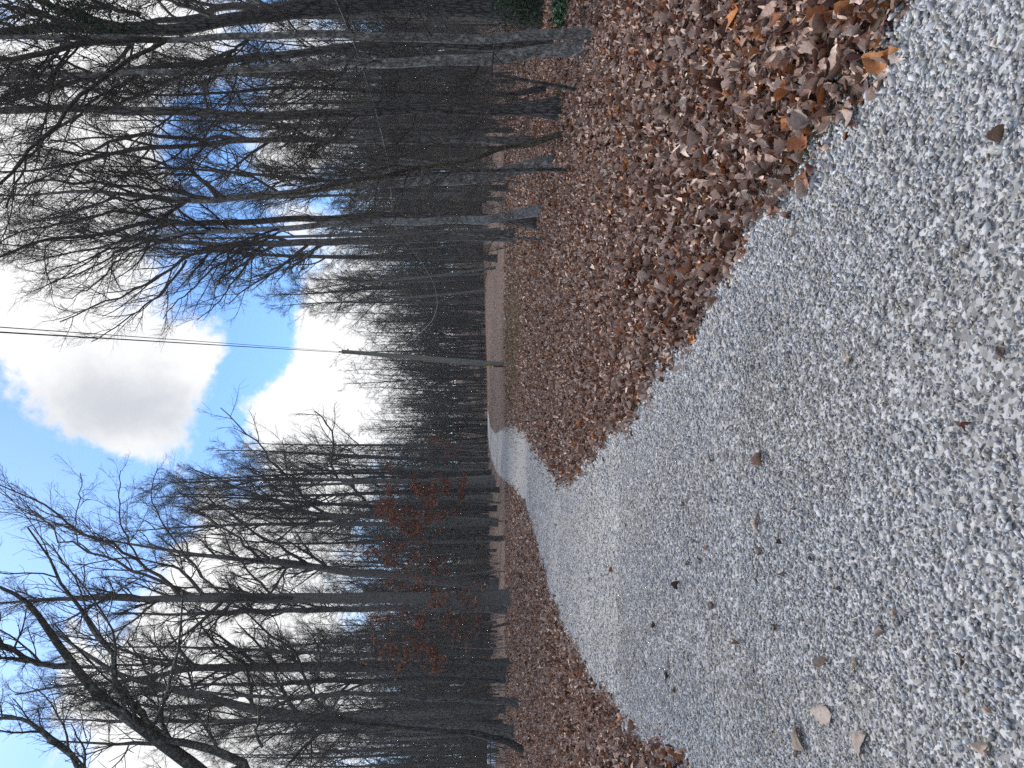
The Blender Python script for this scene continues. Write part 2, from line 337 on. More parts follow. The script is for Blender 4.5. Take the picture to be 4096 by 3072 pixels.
PAL = np.array([(.40, .275, .215), (.31, .195, .145), (.49, .365, .295), (.20, .10, .065), (.11, .052, .034), (.36, .145, .05), (.26, .10, .042), (.62, .49, .40), (.36, .26, .21)])
PW = np.array([.2, .19, .15, .13, .1, .05, .05, .05, .08])
def leaves(x, y, length, nu, nv, tilt, lift, pal=PAL, pw=PW, zfun=None, curlamt=1.):
    n = len(x)
    u = np.linspace(0, 1, nu); w = np.linspace(-1, 1, nv)
    prof = np.sin(np.pi * u ** .8) ** .75 * .5 + .02
    lob = 1 + (.24 * np.cos(np.arange(nu) * np.pi))[None] * rng.uniform(0, 1, (n, 1)) ** 2 + rng.normal(0, .06, (n, nu))
    wid = prof[None] * lob * rng.uniform(.34, .72, (n, 1))
    P = np.zeros((n, nu, nv, 3))
    P[..., 0] = (u - .5)[None, :, None] + .05 * np.abs(w)[None, None] * rng.normal(0, 1, (n, 1, 1))
    P[..., 1] = wid[:, :, None] * w[None, None] + (rng.normal(0, .12, (n, 1)) * (u - .5)[None] ** 2 * 4)[:, :, None]
    cu = rng.normal(.5, .65, (n, 1, 1)) * curlamt; cv = rng.normal(.3, .5, (n, 1, 1)) * curlamt; tw = rng.normal(0, .5, (n, 1, 1)) * curlamt
    P[..., 2] = cu * np.abs(w)[None, None] ** 1.5 * wid[:, :, None] * 1.4 + cv * ((u - .5)[None, :, None] * 2) ** 2 * .35 + tw * (u - .5)[None, :, None] * w[None, None] * wid[:, :, None] * 1.6 + rng.normal(0, .02, (n, nu, nv))
    P *= length[:, None, None, None]
    P = P.reshape(n, nu * nv, 3)
    R = rotmats(rng.uniform(0, 6.3, n), rng.normal(0, tilt, n), rng.normal(0, tilt, n))
    P = np.einsum('nij,nvj->nvi', R, P)
    low = P[..., 2].min(1)
    z = (gz(x, y) if zfun is None else zfun) + lift - low * .75
    P += np.stack([x, y, z], -1)[:, None]
    ci = rng.choice(len(pal), n, p=pw / pw.sum())
    c = pal[ci] * rng.lognormal(.06, .22, (n, 1))
    i = np.arange(nu * nv).reshape(nu, nv); f = np.stack([i[:-1, :-1], i[:-1, 1:], i[1:, 1:], i[1:, :-1]], -1).reshape(-1, 4)
    F = (f[None] + (np.arange(n) * nu * nv)[:, None, None]).reshape(-1, 4)
    return P.reshape(-1, 3), F, np.repeat(c, nu * nv, 0)
def off_road(x, y, soft):
    d = np.maximum(xl(y) - x, x - xr(y))            # distance outside the lane
    return d > rng.normal(.06, 1, len(x)) * soft * (1 + .03 * y) + .05
parts = []
for (y0, y1, dn, L, nu, nv, tl, lf) in ((1.7, 5, 950, .062, 9, 3, .6, .045), (5, 11, 760, .062, 6, 3, .65, .045), (11, 22, 330, .076, 3, 3, .65, .045), (22, 42, 105, .10, 3, 3, .55, .045), (42, 92, 42, .125, 2, 3, .5, .04)):
    x, y = wedge(int(dn * warea(y0, y1)), y0, y1)
    k = off_road(x, y, .09)
    thin = np.clip(vnoise(x, y, .55, 9) - .35, 0, 1) * (y < 60)
    k &= rng.uniform(0, 1, len(x)) > thin * .8
    green = ((x - 2.2) / 2.6) ** 2 + ((y - 33) / 7) ** 2
    k &= (green > 1) | (rng.uniform(0, 1, len(x)) < .45)
    x, y = x[k], y[k]
    parts.append(leaves(x, y, L * rng.lognormal(0, .3, len(x)).clip(.45, 1.9), nu, nv, tl, rng.uniform(0, lf, len(x))))
V, F, C = join(parts)
tag(mk('leaf_litter', V, F, LEAF, col=C, smooth=True), 'deep carpet of fallen brown leaves beside the gravel', 'leaf litter', kind='stuff')

def blades(x, y, h, w, cols):
    n = len(x); a = rng.uniform(0, 6.3, n); ln = rng.normal(0, .5, (n, 2)) * h[:, None]
    P = np.stack([x, y, gz(x, y)], -1)
    s = np.stack([np.cos(a), np.sin(a), 0 * a], -1) * w[:, None]
    mid = P + np.stack([ln[:, 0] * .35, ln[:, 1] * .35, h * .6], -1); tip = P + np.stack([ln[:, 0], ln[:, 1], h], -1)
    V = np.stack([P - s, P + s, mid + s * .7, mid - s * .7, tip + s * .1, tip - s * .1], 1).reshape(-1, 3)
    f = np.array([(0, 1, 2, 3), (3, 2, 4, 5)]); F = (f[None] + (np.arange(n) * 6)[:, None, None]).reshape(-1, 4)
    c = cols[rng.integers(0, len(cols), n)] * rng.lognormal(0, .2, (n, 1))
    return V, F, np.repeat(c, 6, 0)
GC = np.array([(.16, .15, .06), (.11, .12, .045), (.24, .2, .1), (.085, .1, .035)])
parts = []
n = 5000; y = np.exp(rng.uniform(math.log(2.3), math.log(14), n)); x = xr(y) + np.abs(rng.normal(.05, .09, n))
k = vnoise(x, y, 1.6, 2) > -.05; x, y = x[k], y[k]; parts.append(blades(x, y, rng.uniform(.015, .05, len(x)), rng.uniform(.001, .0025, len(x)), GC))
n = 13000; x = rng.normal(2.0, 2.2, n); y = rng.normal(34, 5.5, n); parts.append(blades(x, y, rng.uniform(.06, .15, n), rng.uniform(.006, .014, n), GC * np.array([1.55, 1.2, 1.3])))
n = 3000; q = at(2425, 760, 9.0); x = q[0] + rng.normal(0, .45, n); y = 9.0 + rng.normal(0, .28, n); parts.append(blades(x, y, rng.uniform(.03, .07, n), rng.uniform(.002, .004, n), GC * np.array([1.5, 1.35, 1.2])))
n = 3500; x = rng.uniform(-7, -5.2, n) - .5; y = rng.uniform(17, 21, n); parts.append(blades(x, y, rng.uniform(.03, .08, n), rng.uniform(.003, .006, n), GC * np.array([1.5, 1.2, 1.1])))
n = 2500; x = rng.normal(.9, .5, n); y = rng.normal(17, 1.8, n); parts.append(blades(x, y, rng.uniform(.03, .08, n), rng.uniform(.003, .006, n), GC * np.array([1.3, 1.2, 1.1])))
V, F, C = join(parts)
tag(mk('grass', V, F, GREEN, col=C), 'thin yellow green grass showing between the leaves', 'grass', kind='stuff')

# ------------------------------------------------------------------ single leaves and bark lying on the gravel
def road_z(x, y): return float(gz(x, y)) + .014 + .02 * math.sin(min(1, max(0, float(lane_t(x, y)))) * math.pi)
def litter(px, py, sz, colr, label, name='fallen_leaf', cat='leaf', group=None, tilt=.12, curl=1., nu=11, aspect=1.):
    p = ground_hit(px, py); d = np.linalg.norm(p - CP); L = np.array([sz * .7 * d / FPX]); tilt *= .5; curl *= .75
    V, F, C = leaves(np.zeros(1), np.zeros(1), L, nu, 5, tilt, np.array([.006]), np.array([colr]), np.ones(1), zfun=np.zeros(1), curlamt=curl)
    if aspect != 1: V[:, 1] *= aspect
    o = mk(name, V, F, LEAF, col=C, loc=(p[0], p[1], road_z(p[0], p[1])), smooth=True)
    md = o.modifiers.new('thickness', 'SOLIDIFY'); md.thickness = .0012
    tag(o, label, cat, group); return o
BR, TAN, DK, RU, GY = (.20, .12, .08), (.40, .31, .24), (.06, .035, .028), (.30, .10, .04), (.24, .2, .17)
litter(3240, 715, 150, (.27, .115, .05), 'largest copper brown ribbed leaf, lying at the edge where gravel meets leaf bank', tilt=.3)
litter(3436, 1434, 70, TAN, 'pale tan leaf alone on the gravel in front of the leaf bank')
litter(3200, 930, 75, (.36, .3, .25), 'crumpled pale leaf on the gravel just off the leaf bank', tilt=.3, curl=1.5)
litter(3064, 2091, 75, (.38, .3, .24), 'broad buff leaf lying flat in the middle of the lane')
litter(3934, 1703, 55, (.12, .03, .02), 'dark red curled leaf on the coarse gravel nearest the camera', curl=1.6)
litter(2851, 2193, 55, RU, 'small rust orange leaf beside a dark fragment in mid lane')
litter(2865, 1832, 75, GY, 'long grey brown leaf on the gravel left of the fork')
litter(3078, 1835, 80, BR, 'narrow brown leaf tilted on the gravel, farther from the bank', curl=1.4)
litter(2462, 2277, 34, (.25, .05, .03), 'tiny red leaf far up the pale lane')
litter(3332, 2647, 85, (.27, .2, .155), 'torn curled grey brown leaf at the left of the lane', curl=1.8, tilt=.3)
litter(3467, 2656, 70, (.28, .22, .17), 'flattened dull brown leaf next to the torn curled one')
litter(4008, 2999, 95, (.42, .32, .24), 'crinkled tan leaf in the near left corner of the gravel', curl=1.8)
litter(3045, 2679, 45, (.14, .03, .02), 'dark wine red scrap of leaf on the left of the lane')
litter(3573, 2517, 75, (.25, .2, .165), 'half buried faded leaf among the left hand gravel')
grp = 'small dark leaf scraps scattered on the gravel'
for (a, b_, s) in ((2777, 2249, 45), (2828, 2244, 60), (2740, 2341, 50), (3078, 2203, 45), (3624, 2443, 50), (3147, 2508, 60), (3902, 2628, 70), (4018, 2832, 60), (2763, 2017, 45), (3161, 2165, 40), (3175, 2295, 45), (4059, 537, 80), (4078, 1407, 60), (3217, 3008, 60), (2690, 2700, 50), (2600, 2660, 45), (2720, 2760, 45), (2550, 2620, 40), (2640, 2500, 35), (2580, 2380, 35), (2690, 2660, 40), (2430, 2300, 28), (2880, 2420, 40), (2980, 2560, 45), (3280, 2230, 40), (2940, 2000, 40), (3390, 2350, 40), (2520, 2100, 28)):
    litter(a, b_, s, DK if rng.uniform() < .7 else BR, 'small dark curled leaf scrap lying on the pale gravel', 'leaf_scrap', 'leaf scrap', grp, curl=1.5)
litter(3328, 2860, 190, (.25, .205, .17), 'big flat sheet of weathered grey bark on the left gravel', 'bark_piece', 'bark', tilt=.03, curl=.15, aspect=1.3)
litter(3476, 2960, 150, (.2, .16, .13), 'narrow strip of rotten bark nearest the left edge', 'bark_piece', 'bark', tilt=.05, curl=.3)
litter(3230, 2960, 130, (.22, .17, .13), 'broken bark chip between the bark sheet and the leaf bank', 'bark_piece', 'bark', tilt=.06, curl=.4)

# ------------------------------------------------------------------ trees
def norm(v): return v / np.maximum(np.linalg.norm(v, axis=-1, keepdims=True), 1e-9)
def tube(P, R, sides, flare=None):
    B, n, _ = P.shape
    T = np.empty_like(P); T[:, 1:-1] = P[:, 2:] - P[:, :-2]; T[:, 0] = P[:, 1] - P[:, 0]; T[:, -1] = P[:, -1] - P[:, -2]; T = norm(T)
    main = norm(P[:, -1] - P[:, 0]); ref = np.where(np.abs(main[:, 2:3]) > .8, np.array([[1., 0, 0]]), np.array([[0, 0, 1.]]))
    N1 = norm(np.cross(T, ref[:, None])); N2 = np.cross(T, N1)
    a = np.arange(sides) * 2 * np.pi / sides
    r = np.repeat(R[..., None], sides, -1)
    if flare is not None: r = r * flare(a)
    V = P[:, :, None] + r[..., None] * (np.cos(a)[None, None, :, None] * N1[:, :, None] + np.sin(a)[None, None, :, None] * N2[:, :, None])
    i = np.arange(B * n * sides).reshape(B, n, sides); j = np.roll(i, -1, 2)
    F = np.stack([i[:, :-1], j[:, :-1], j[:, 1:], i[:, 1:]], -1).reshape(-1, 4)
    return V.reshape(-1, 3), F
def cat_tubes(lst):
    Vs, Fs, o = [], [], 0
    for V, F in lst: Vs.append(V); Fs.append(F + o); o += len(V)
    return np.concatenate(Vs), np.concatenate(Fs)
def children(rg, P, R, k, t0, t1, ang, lr, m, rr, wander, up, lmin=.0, lmax=99, rmin=.003, tip=.35, lfix=None, shape=.55):
    B, n, _ = P.shape
    t = t0 + (t1 - t0) * (np.arange(k)[None] + rg.uniform(.05, .95, (B, k))) / k; fi = t * (n - 1); i0 = np.minimum(fi.astype(int), n - 2); fr = (fi - i0)[..., None]
    b = np.arange(B)[:, None]
    pos = P[b, i0] * (1 - fr) + P[b, i0 + 1] * fr; tan = norm(P[b, i0 + 1] - P[b, i0])
    rp = R[b, i0] * (1 - fr[..., 0]) + R[b, i0 + 1] * fr[..., 0]
    L = np.linalg.norm(np.diff(P, axis=1), axis=-1).sum(1)[:, None]
    s = rg.normal(0, 1, pos.shape); s = norm(s - tan * (s * tan).sum(-1, keepdims=True))
    a = np.clip(rg.normal(ang, .22, t.shape), .15, 1.7)[..., None]
    d = tan * np.cos(a) + s * np.sin(a)
    ln = (L * lr if lfix is None else lfix) * (1 - shape * t) * rg.uniform(.6, 1.35, t.shape); ln = np.clip(ln, lmin, lmax)
    r0 = np.maximum(np.minimum(rp * rr * rg.uniform(.8, 1.1, t.shape), .035 * ln + .002), rmin)
    d = d.reshape(-1, 3); pos = pos.reshape(-1, 3); ln = ln.reshape(-1); r0 = r0.reshape(-1)
    Q = np.empty((len(d), m + 1, 3)); Q[:, 0] = pos
    for j in range(m):
        Q[:, j + 1] = Q[:, j] + d * (ln / m)[:, None]
        d = norm(d + rg.normal(0, wander, d.shape) + np.array([0, 0, up]))
    RR_ = r0[:, None] * np.linspace(1, tip, m + 1)[None]
    return Q, np.maximum(RR_, .0022)
def resample(pts, n):
    pts = np.asarray(pts, float); s = np.concatenate([[0], np.cumsum(np.linalg.norm(np.diff(pts[:, :3], axis=0), axis=1))]); s /= s[-1]
    q = np.linspace(0, 1, n); o = np.stack([np.interp(q, s, pts[:, c]) for c in range(pts.shape[1])], -1)
    for _ in range(2): o[1:-1] = .25 * o[:-2] + .5 * o[1:-1] + .25 * o[2:]
    return o
def twigs(rg, lim, dens=(8, 7, 5), th=1., lens=(.5, .5, .5), up=.07):
    """secondary branches, branchlets and twigs of a set of limbs"""
    lst = []
    P1, R1 = lim; lst.append(tube(P1, R1, 6))
    P2, R2 = children(rg, P1, R1, dens[0], .14, 1, .66, lens[0], 7, .6, .11, up, .5, 4.2, .008 * th, .4); lst.append(tube(P2, R2, 4))
    P3, R3 = children(rg, P2, R2, dens[1], .1, 1, .68, lens[1], 4, .6, .14, up * .6, .3, 1.9, .0045 * th, .5); lst.append(tube(P3, R3, 3))
    if dens[2]:
        P4, R4 = children(rg, P3, R3, dens[2], .12, 1, .62, lens[2], 3, .7, .15, .03, .18, .9, .0026 * th, .6); lst.append(tube(P4, R4, 3))
    else: P4 = P3
    return lst, P4
def trunk_mesh(rg, P, R, sides=16, fl=.9, fh=.45):
    h = np.linalg.norm(P - P[0], axis=1); ph1, ph2 = rg.uniform(0, 6, 2)
    def flare(a):
        e = np.exp(-h / fh)[None, :, None]
        lob = (.5 + .5 * np.cos(4 * a + ph1)) * .6 + (.5 + .5 * np.cos(7 * a + ph2)) * .4
        return 1 + fl * e * lob[None, None] + .05 * np.cos(3 * a + ph2)[None, None] * np.sin(h * 1.3)[None, :, None]
    return tube(P[None], R[None], sides, flare)
def hero(label, key, path, w, limbs=(), depth=None, ext=0., auto=14, crown=(.35, 1.), limb_len=4., seed=1, dens=(9, 7, 5), ang=.75, up=.06, name='bare_tree', top=None, fl=.9, group=None, crownkey='twig', stubs=0):
    rg = np.random.default_rng(seed)
    g0 = ground_hit(*path[0]); D = depth or g0[1]
    pts = [at(x, y, D) for x, y in path]
    if len(w) == 2: w = np.linspace(w[0], w[1], len(path))
    rad = [ww * D / FPX / 2 for ww in w]
    base = pts[0].copy(); base[2] = gz(base[0], base[1])
    pts[0] = base.copy()
    if ext:
        d = norm(pts[-1] - pts[-2]); d = norm(d + np.array([0, 0, .4])); pts.append(pts[-1] + d * ext * .5); rad.append(rad[-1] * .6); pts.append(pts[-1] + d * ext * .5 + rg.normal(0, .1, 3)); rad.append(rad[-1] * .3)
    pts.insert(0, base - np.array([0, 0, .25])); rad.insert(0, rad[0])
    T = resample(np.c_[np.array(pts), rad], 48)
    T[3:, 0] += .02 * np.sin(np.arange(45) * 1.1 + seed) * np.minimum(1, T[3:, 3] * 10); T[3:, 1] += .05 * np.sin(np.arange(45) * .37 + seed)
    P, R = T[:, :3] - base, T[:, 3]
    root = thing(name, label, 'tree', base, group)
    V, F = trunk_mesh(rg, P, R, 18, fl); mk('trunk', V, F, MT[key], root, True)
    LP, LR = [], []
    for (lp, w0, w1) in limbs:
        dr = rg.uniform(-.35, .35); L = 0; q = []; last = None
        for (x, y) in lp:
            p = at(x, y, D)
            if last is not None: L += np.linalg.norm(p - last)
            last = p; q.append(at(x, y, D + dr * L))
        rr = np.linspace(w0, w1, len(lp)) * D / FPX / 2
        s = resample(np.c_[np.array(q), rr], 15); s[2:, :3] += np.cumsum(rg.normal(0, .012, (13, 3)), 0) * L * .5 + rg.normal(0, .008, (13, 3)) * L; LP.append(s[:, :3] - base); LR.append(s[:, 3])
    lst = []
    P1 = np.array(LP).reshape(-1, 15, 3); R1 = np.array(LR).reshape(-1, 15)
    if auto:
        Pa, Ra = children(rg, P[None], R[None], auto, crown[0], crown[1], ang, 0, 14, .55, .1, up, 0.8, 8, .012, .22, lfix=limb_len, shape=.6)
        P1 = np.concatenate([P1, Pa]); R1 = np.concatenate([R1, Ra])
    if stubs:
        Ps, Rs = children(rg, P[None], R[None], stubs, .12, crown[0], 1.1, 0, 14, .25, .16, .0, .4, 2.5, .006, .3, lfix=1.4, shape=.2)
        P1 = np.concatenate([P1, Ps]); R1 = np.concatenate([R1, Rs])
    lst, tips = twigs(rg, (P1, R1), dens)
    V, F = cat_tubes(lst); mk('crown', V, F, MT[crownkey], root, True)
    return root, tips, P, R

hero('big furrowed dark trunk wrapped in ivy at the far right edge of the photo', 'dark', [(2175, 18), (2050, 22), (1900, 18), (1500, 0), (1350, 20), (1080, 62), (900, 85), (650, 122), (450, 112), (240, 110), (0, 135)], [150, 140, 125, 105, 80, 55, 46, 42, 42, 40, 36],
     [([(1350, 10), (1100, 28), (900, 28), (650, 52), (560, 58), (420, 75), (250, 95)], 36, 14), ([(560, 58), (450, 30), (380, 0), (300, -60)], 18, 10), ([(450, 112), (250, 40), (130, -10)], 36, 26), ([(900, 85), (700, 20), (500, -60)], 20, 10)], ext=3, auto=10, crown=(.6, 1), seed=11, fl=1.2)
hero('slim pale grey trunk, right one of a leaning pair beside the leaf bank', 'grey', [(2381, 131), (2178, 142), (1952, 147), (1726, 149), (1488, 145), (1307, 145), (1080, 147), (900, 145), (768, 154), (497, 145), (316, 149), (136, 156), (0, 158)], [42, 38, 36, 35, 32, 28, 27, 26, 24, 21, 19, 17, 16],
     [([(640, 158), (500, 165), (260, 182), (120, 215), (0, 245)], 24, 20), ([(660, 165), (480, 265), (400, 350), (300, 430), (160, 570), (60, 740), (0, 800)], 18, 9), ([(290, 170), (240, 250), (200, 340), (180, 450)], 12, 7), ([(1000, 155), (900, 215), (760, 260)], 13, 8)], ext=3, fl=.25, auto=6, crown=(.5, 1), seed=12, limb_len=2.2, dens=(8, 7, 5), stubs=5)
hero('slim grey lichened trunk, left one of a leaning pair beside the leaf bank', 'grey', [(2350, 190), (2178, 203), (1952, 230), (1726, 246), (1533, 257), (1307, 258), (1080, 271), (1000, 276), (900, 276), (633, 287), (407, 300), (181, 307), (0, 320)], [54, 46, 42, 38, 36, 33, 30, 29, 28, 25, 22, 21, 19],
     [([(760, 290), (640, 345), (560, 390), (480, 420)], 14, 9), ([(384, 308), (250, 335), (100, 355), (0, 393)], 16, 12), ([(560, 296), (470, 345), (400, 400), (330, 440)], 16, 8), ([(1300, 262), (1150, 330), (1070, 370)], 9, 5)], ext=3, fl=.25, auto=7, crown=(.5, 1), seed=13, limb_len=2.4, dens=(8, 7, 5), stubs=6)
hero('crooked dark trunk standing just behind the pale leaning pair', 'dark', [(2223, 166), (2100, 174), (1988, 180), (1700, 178), (1500, 181), (1307, 203), (1080, 217), (900, 240), (859, 244), (633, 267), (500, 285), (300, 330), (0, 400)], [40, 36, 36, 34, 32, 30, 28, 27, 25, 20, 17, 14, 10],
     [([(900, 238), (960, 180), (860, 215), (700, 300), (560, 330)], 14, 8)], ext=4, auto=12, crown=(.4, 1), seed=14, limb_len=3)
hero('tall straight black furrowed trunk with a mossy flared base', 'dark', [(2252, 432), (2190, 433), (2133, 434), (1952, 438), (1726, 441), (1500, 445), (1171, 465), (900, 459), (768, 443), (452, 441), (181, 438), (0, 445)], [84, 56, 48, 42, 40, 38, 36, 34, 33, 31, 28, 24],
     [([(330, 455), (250, 500), (160, 570), (70, 700), (0, 850)], 13, 7), ([(190, 440), (180, 500), (160, 560)], 9, 6), ([(700, 450), (640, 500), (560, 540), (500, 600)], 9, 5)], ext=7, auto=12, crown=(.45, 1), seed=15, limb_len=2.2, dens=(8, 7, 5), fl=1.1, stubs=10, up=.0)
hero('small dark leaning trunk to the right of the mossy black trunk', 'dark', [(2192, 350), (2042, 380), (1900, 380), (1700, 372), (1500, 365), (1200, 350), (900, 370), (600, 380), (300, 350), (0, 330)], [24, 20, 19, 17, 15, 13, 11, 9, 7, 5], auto=16, crown=(.35, 1), seed=16, limb_len=2.6)
hero('grey trunk forking high up, just left of the mossy black trunk', 'mid', [(2151, 563), (2000, 561), (1726, 560), (1500, 560), (1307, 560), (1000, 560), (813, 580), (588, 588), (407, 615), (316, 655), (136, 687), (0, 690)], [32, 28, 26, 25, 24, 22, 18, 16, 14, 12, 9, 7],
     [([(1000, 558), (813, 547), (497, 556), (400, 580), (316, 601), (0, 610)], 18, 6), ([(1250, 560), (1170, 510), (1080, 460)], 12, 7)], ext=3, auto=18, crown=(.4, 1), seed=17, limb_len=4)
hero('thin olive brown leaning stem that splits in two near the ground', 'olive', [(2264, 529), (2178, 561), (2065, 583), (1988, 590), (1907, 642), (1816, 656), (1681, 669), (1613, 683), (1500, 712), (1352, 740), (1239, 767), (1100, 777)], [26, 24, 24, 20, 18, 17, 17, 16, 13, 10, 8, 5],
     [([(1988, 588), (1907, 592), (1771, 590), (1726, 600), (1636, 633), (1500, 655), (1380, 640)], 13, 4)], auto=8, crown=(.5, 1), seed=18, limb_len=1.4, dens=(6, 5, 4), up=.0, fl=.2)
hero('curved light grey trunk breaking into a wide fan of limbs', 'grey', [(2223, 642), (2133, 660), (2042, 683), (1952, 705), (1816, 719), (1681, 728), (1545, 735), (1352, 749), (1126, 776), (904, 793), (746, 804), (543, 783), (384, 763), (136, 781), (0, 781)], [54, 48, 44, 40, 36, 34, 33, 31, 29, 27, 22, 17, 13, 9, 7],
     [([(870, 790), (859, 763), (768, 677), (588, 650), (400, 630), (200, 560)], 18, 6), ([(840, 795), (746, 781), (588, 763), (407, 745), (226, 736), (60, 750)], 17, 6), ([(760, 804), (723, 808), (497, 804), (430, 817), (316, 850), (120, 890)], 15, 5),
      ([(746, 806), (660, 870), (560, 905)], 12, 6), ([(1126, 776), (1000, 700), (900, 690), (700, 620)], 14, 6), ([(900, 793), (780, 700), (600, 690), (450, 700)], 13, 5)], ext=3, auto=16, crown=(.5, 1), seed=19, limb_len=3.4, fl=.5)
hero('white blotched birch-like trunk leaning at the end of the leaf bank', 'pale', [(2169, 836), (2088, 853), (1952, 876), (1816, 881), (1681, 887), (1488, 892), (1307, 896), (1081, 917), (1000, 923), (813, 930), (678, 939), (542, 948), (407, 989), (271, 1012), (100, 1060)], [44, 38, 34, 31, 29, 27, 24, 21, 19, 16, 13, 11, 9, 7, 4],
     [([(850, 930), (700, 948), (560, 975), (430, 1010), (300, 1060), (200, 1120)], 9, 4)], auto=12, crown=(.45, 1), seed=20, limb_len=3, fl=.4)
hero('black trunk hidden behind the white blotched one, forking into two heavy limbs', 'dark', [(2155, 895), (2060, 880), (1950, 868), (1600, 860), (1352, 871), (1126, 876), (900, 894), (859, 896), (746, 896), (565, 887), (520, 908), (362, 944), (249, 953), (158, 951), (70, 1000), (0, 1034)], [50, 38, 30, 28, 26, 24, 24, 24, 22, 16, 15, 14, 12, 11, 10, 8],
     [([(746, 896), (655, 876), (543, 853), (430, 844), (384, 843), (226, 908), (136, 921), (0, 975)], 15, 6), ([(700, 895), (600, 920), (480, 960), (380, 1020), (250, 1080), (130, 1100)], 10, 4), ([(380, 945), (330, 960), (190, 965), (180, 1060), (210, 1180)], 7, 3)], ext=2, auto=10, crown=(.5, 1), seed=21, limb_len=3.5, fl=.5)
hero('stout dark trunk whose limbs reach farthest over the clearing from the right', 'mid', [(2065, 944), (1900, 944), (1700, 955), (1500, 962), (1171, 973), (1000, 973), (859, 980), (723, 966), (588, 966), (480, 940), (380, 930)], [46, 36, 32, 30, 27, 24, 20, 16, 13, 9, 5],
     [([(1000, 974), (900, 982), (814, 998), (746, 1039), (701, 1048), (601, 1120), (520, 1138), (452, 1215), (362, 1256), (260, 1290)], 17, 4), ([(746, 1041), (696, 1129), (669, 1179), (601, 1210), (542, 1256), (452, 1360), (385, 1378)], 10, 3),
      ([(980, 975), (900, 1040), (850, 1060), (780, 1140), (700, 1190), (640, 1260)], 11, 3), ([(588, 966), (480, 1000), (400, 1060), (250, 1110), (150, 1160)], 10, 3), ([(640, 970), (520, 1010), (440, 1075), (360, 1180), (260, 1200)], 9, 3), ([(1050, 974), (960, 1090), (900, 1150), (850, 1220), (780, 1290)], 10, 3)], auto=16, crown=(.45, 1), seed=22, limb_len=5, dens=(11, 8, 6))
# left wood
hero('tallest smooth straight grey trunk left of the lane', 'smooth', [(2044, 2389), (1990, 2391), (1736, 2392), (1450, 2393), (1000, 2393), (788, 2394), (633, 2397), (407, 2392), (226, 2392), (113, 2406), (0, 2412)], [64, 46, 44, 42, 36, 31, 25, 20, 15, 11, 8],
     [([(800, 2392), (746, 2370), (633, 2338), (452, 2252), (384, 2220), (271, 2162), (158, 2071), (60, 2010)], 15, 4), ([(720, 2385), (701, 2342), (542, 2238), (384, 2125), (271, 2053), (136, 1963), (0, 1936)], 16, 4), ([(640, 2398), (475, 2510), (380, 2580), (250, 2640)], 10, 4),
      ([(560, 2250), (515, 2160), (490, 2110), (470, 1990), (480, 1890)], 8, 3), ([(900, 2390), (800, 2300), (740, 2230), (640, 2140), (600, 2000), (620, 1890)], 10, 3), ([(384, 2222), (330, 2190), (280, 2120), (320, 2040), (330, 1900)], 6, 3), ([(1100, 2390), (980, 2290), (900, 2200), (860, 2100)], 11, 4)], ext=2, auto=16, crown=(.4, 1), seed=23, limb_len=5, dens=(11, 8, 6))
hero('near oak out of the left frame edge whose mossy limbs sweep in overhead', 'oak', [(2300, 3560), (1800, 3560), (1350, 3480), (1050, 3330), (900, 3190), (764, 3072), (654, 2968), (473, 2842), (355, 2724), (260, 2621), (158, 2480), (102, 2393), (24, 2369), (-60, 2330)], [120, 105, 90, 70, 58, 52, 46, 40, 34, 29, 24, 18, 14, 8],
     [([(1100, 3370), (1040, 3120), (1000, 3039), (867, 2984), (749, 2992), (670, 2944), (583, 2810), (567, 2716), (489, 2637), (465, 2527), (418, 2432), (347, 2393), (271, 2279), (226, 2184), (180, 2110)], 40, 6), ([(300, 2660), (276, 2673), (158, 2653), (47, 2582), (0, 2511), (-80, 2430)], 26, 14), ([(560, 3250), (400, 3150), (307, 3072), (236, 2952), (173, 2889), (102, 2858), (0, 2866)], 26, 12), ([(867, 2984), (840, 2940), (780, 2860)], 14, 10),
      ([(1050, 2990), (1000, 2900), (1150, 2780), (1280, 2700), (1220, 2620)], 12, 4)], depth=12, ext=0, auto=4, crown=(.45, .75), seed=24, limb_len=2.6, dens=(9, 7, 6), crownkey='oak')
hero('leaning furrowed oak near the left edge, its dark trunk thick at the base', 'mid', [(2063, 2944), (1950, 2925), (1850, 2908), (1609, 2909), (1373, 2889), (1136, 2858), (1000, 2834), (906, 2818), (827, 2787), (709, 2763), (607, 2732), (473, 2700), (394, 2653), (315, 2598), (197, 2519), (100, 2420)], [74, 62, 52, 44, 41, 37, 34, 31, 28, 24, 21, 18, 15, 12, 8, 4],
     [([(1450, 2895), (1300, 2840), (1230, 2720), (1210, 2620), (1090, 2530), (1010, 2480), (920, 2400)], 14, 5), ([(906, 2818), (750, 2830), (600, 2850), (400, 2800), (250, 2830)], 12, 4), ([(620, 2735), (580, 2690), (560, 2640), (500, 2560)], 12, 5), ([(709, 2763), (560, 2780), (400, 2770), (200, 2790)], 10, 4)], auto=16, crown=(.35, 1), seed=25, limb_len=4.5)
hero('slender dark stem leaning strongly at the lower left of the wood', 'dark', [(2099, 3007), (2050, 2978), (1950, 2945), (1870, 2928), (1750, 2920), (1550, 2905), (1300, 2880), (1050, 2890), (800, 2900)], [30, 27, 25, 20, 17, 14, 11, 8, 5], auto=14, crown=(.4, 1), seed=26, limb_len=2.5, fl=.3)
hero('slim grey trunk alone in front of the left wood, leaves round its foot', 'mid', [(2083, 2811), (1950, 2803), (1800, 2795), (1609, 2787), (1400, 2775), (1150, 2790), (900, 2780), (700, 2760), (450, 2740)], [28, 24, 22, 20, 18, 15, 12, 9, 5], auto=18, crown=(.45, 1), seed=27, limb_len=3)
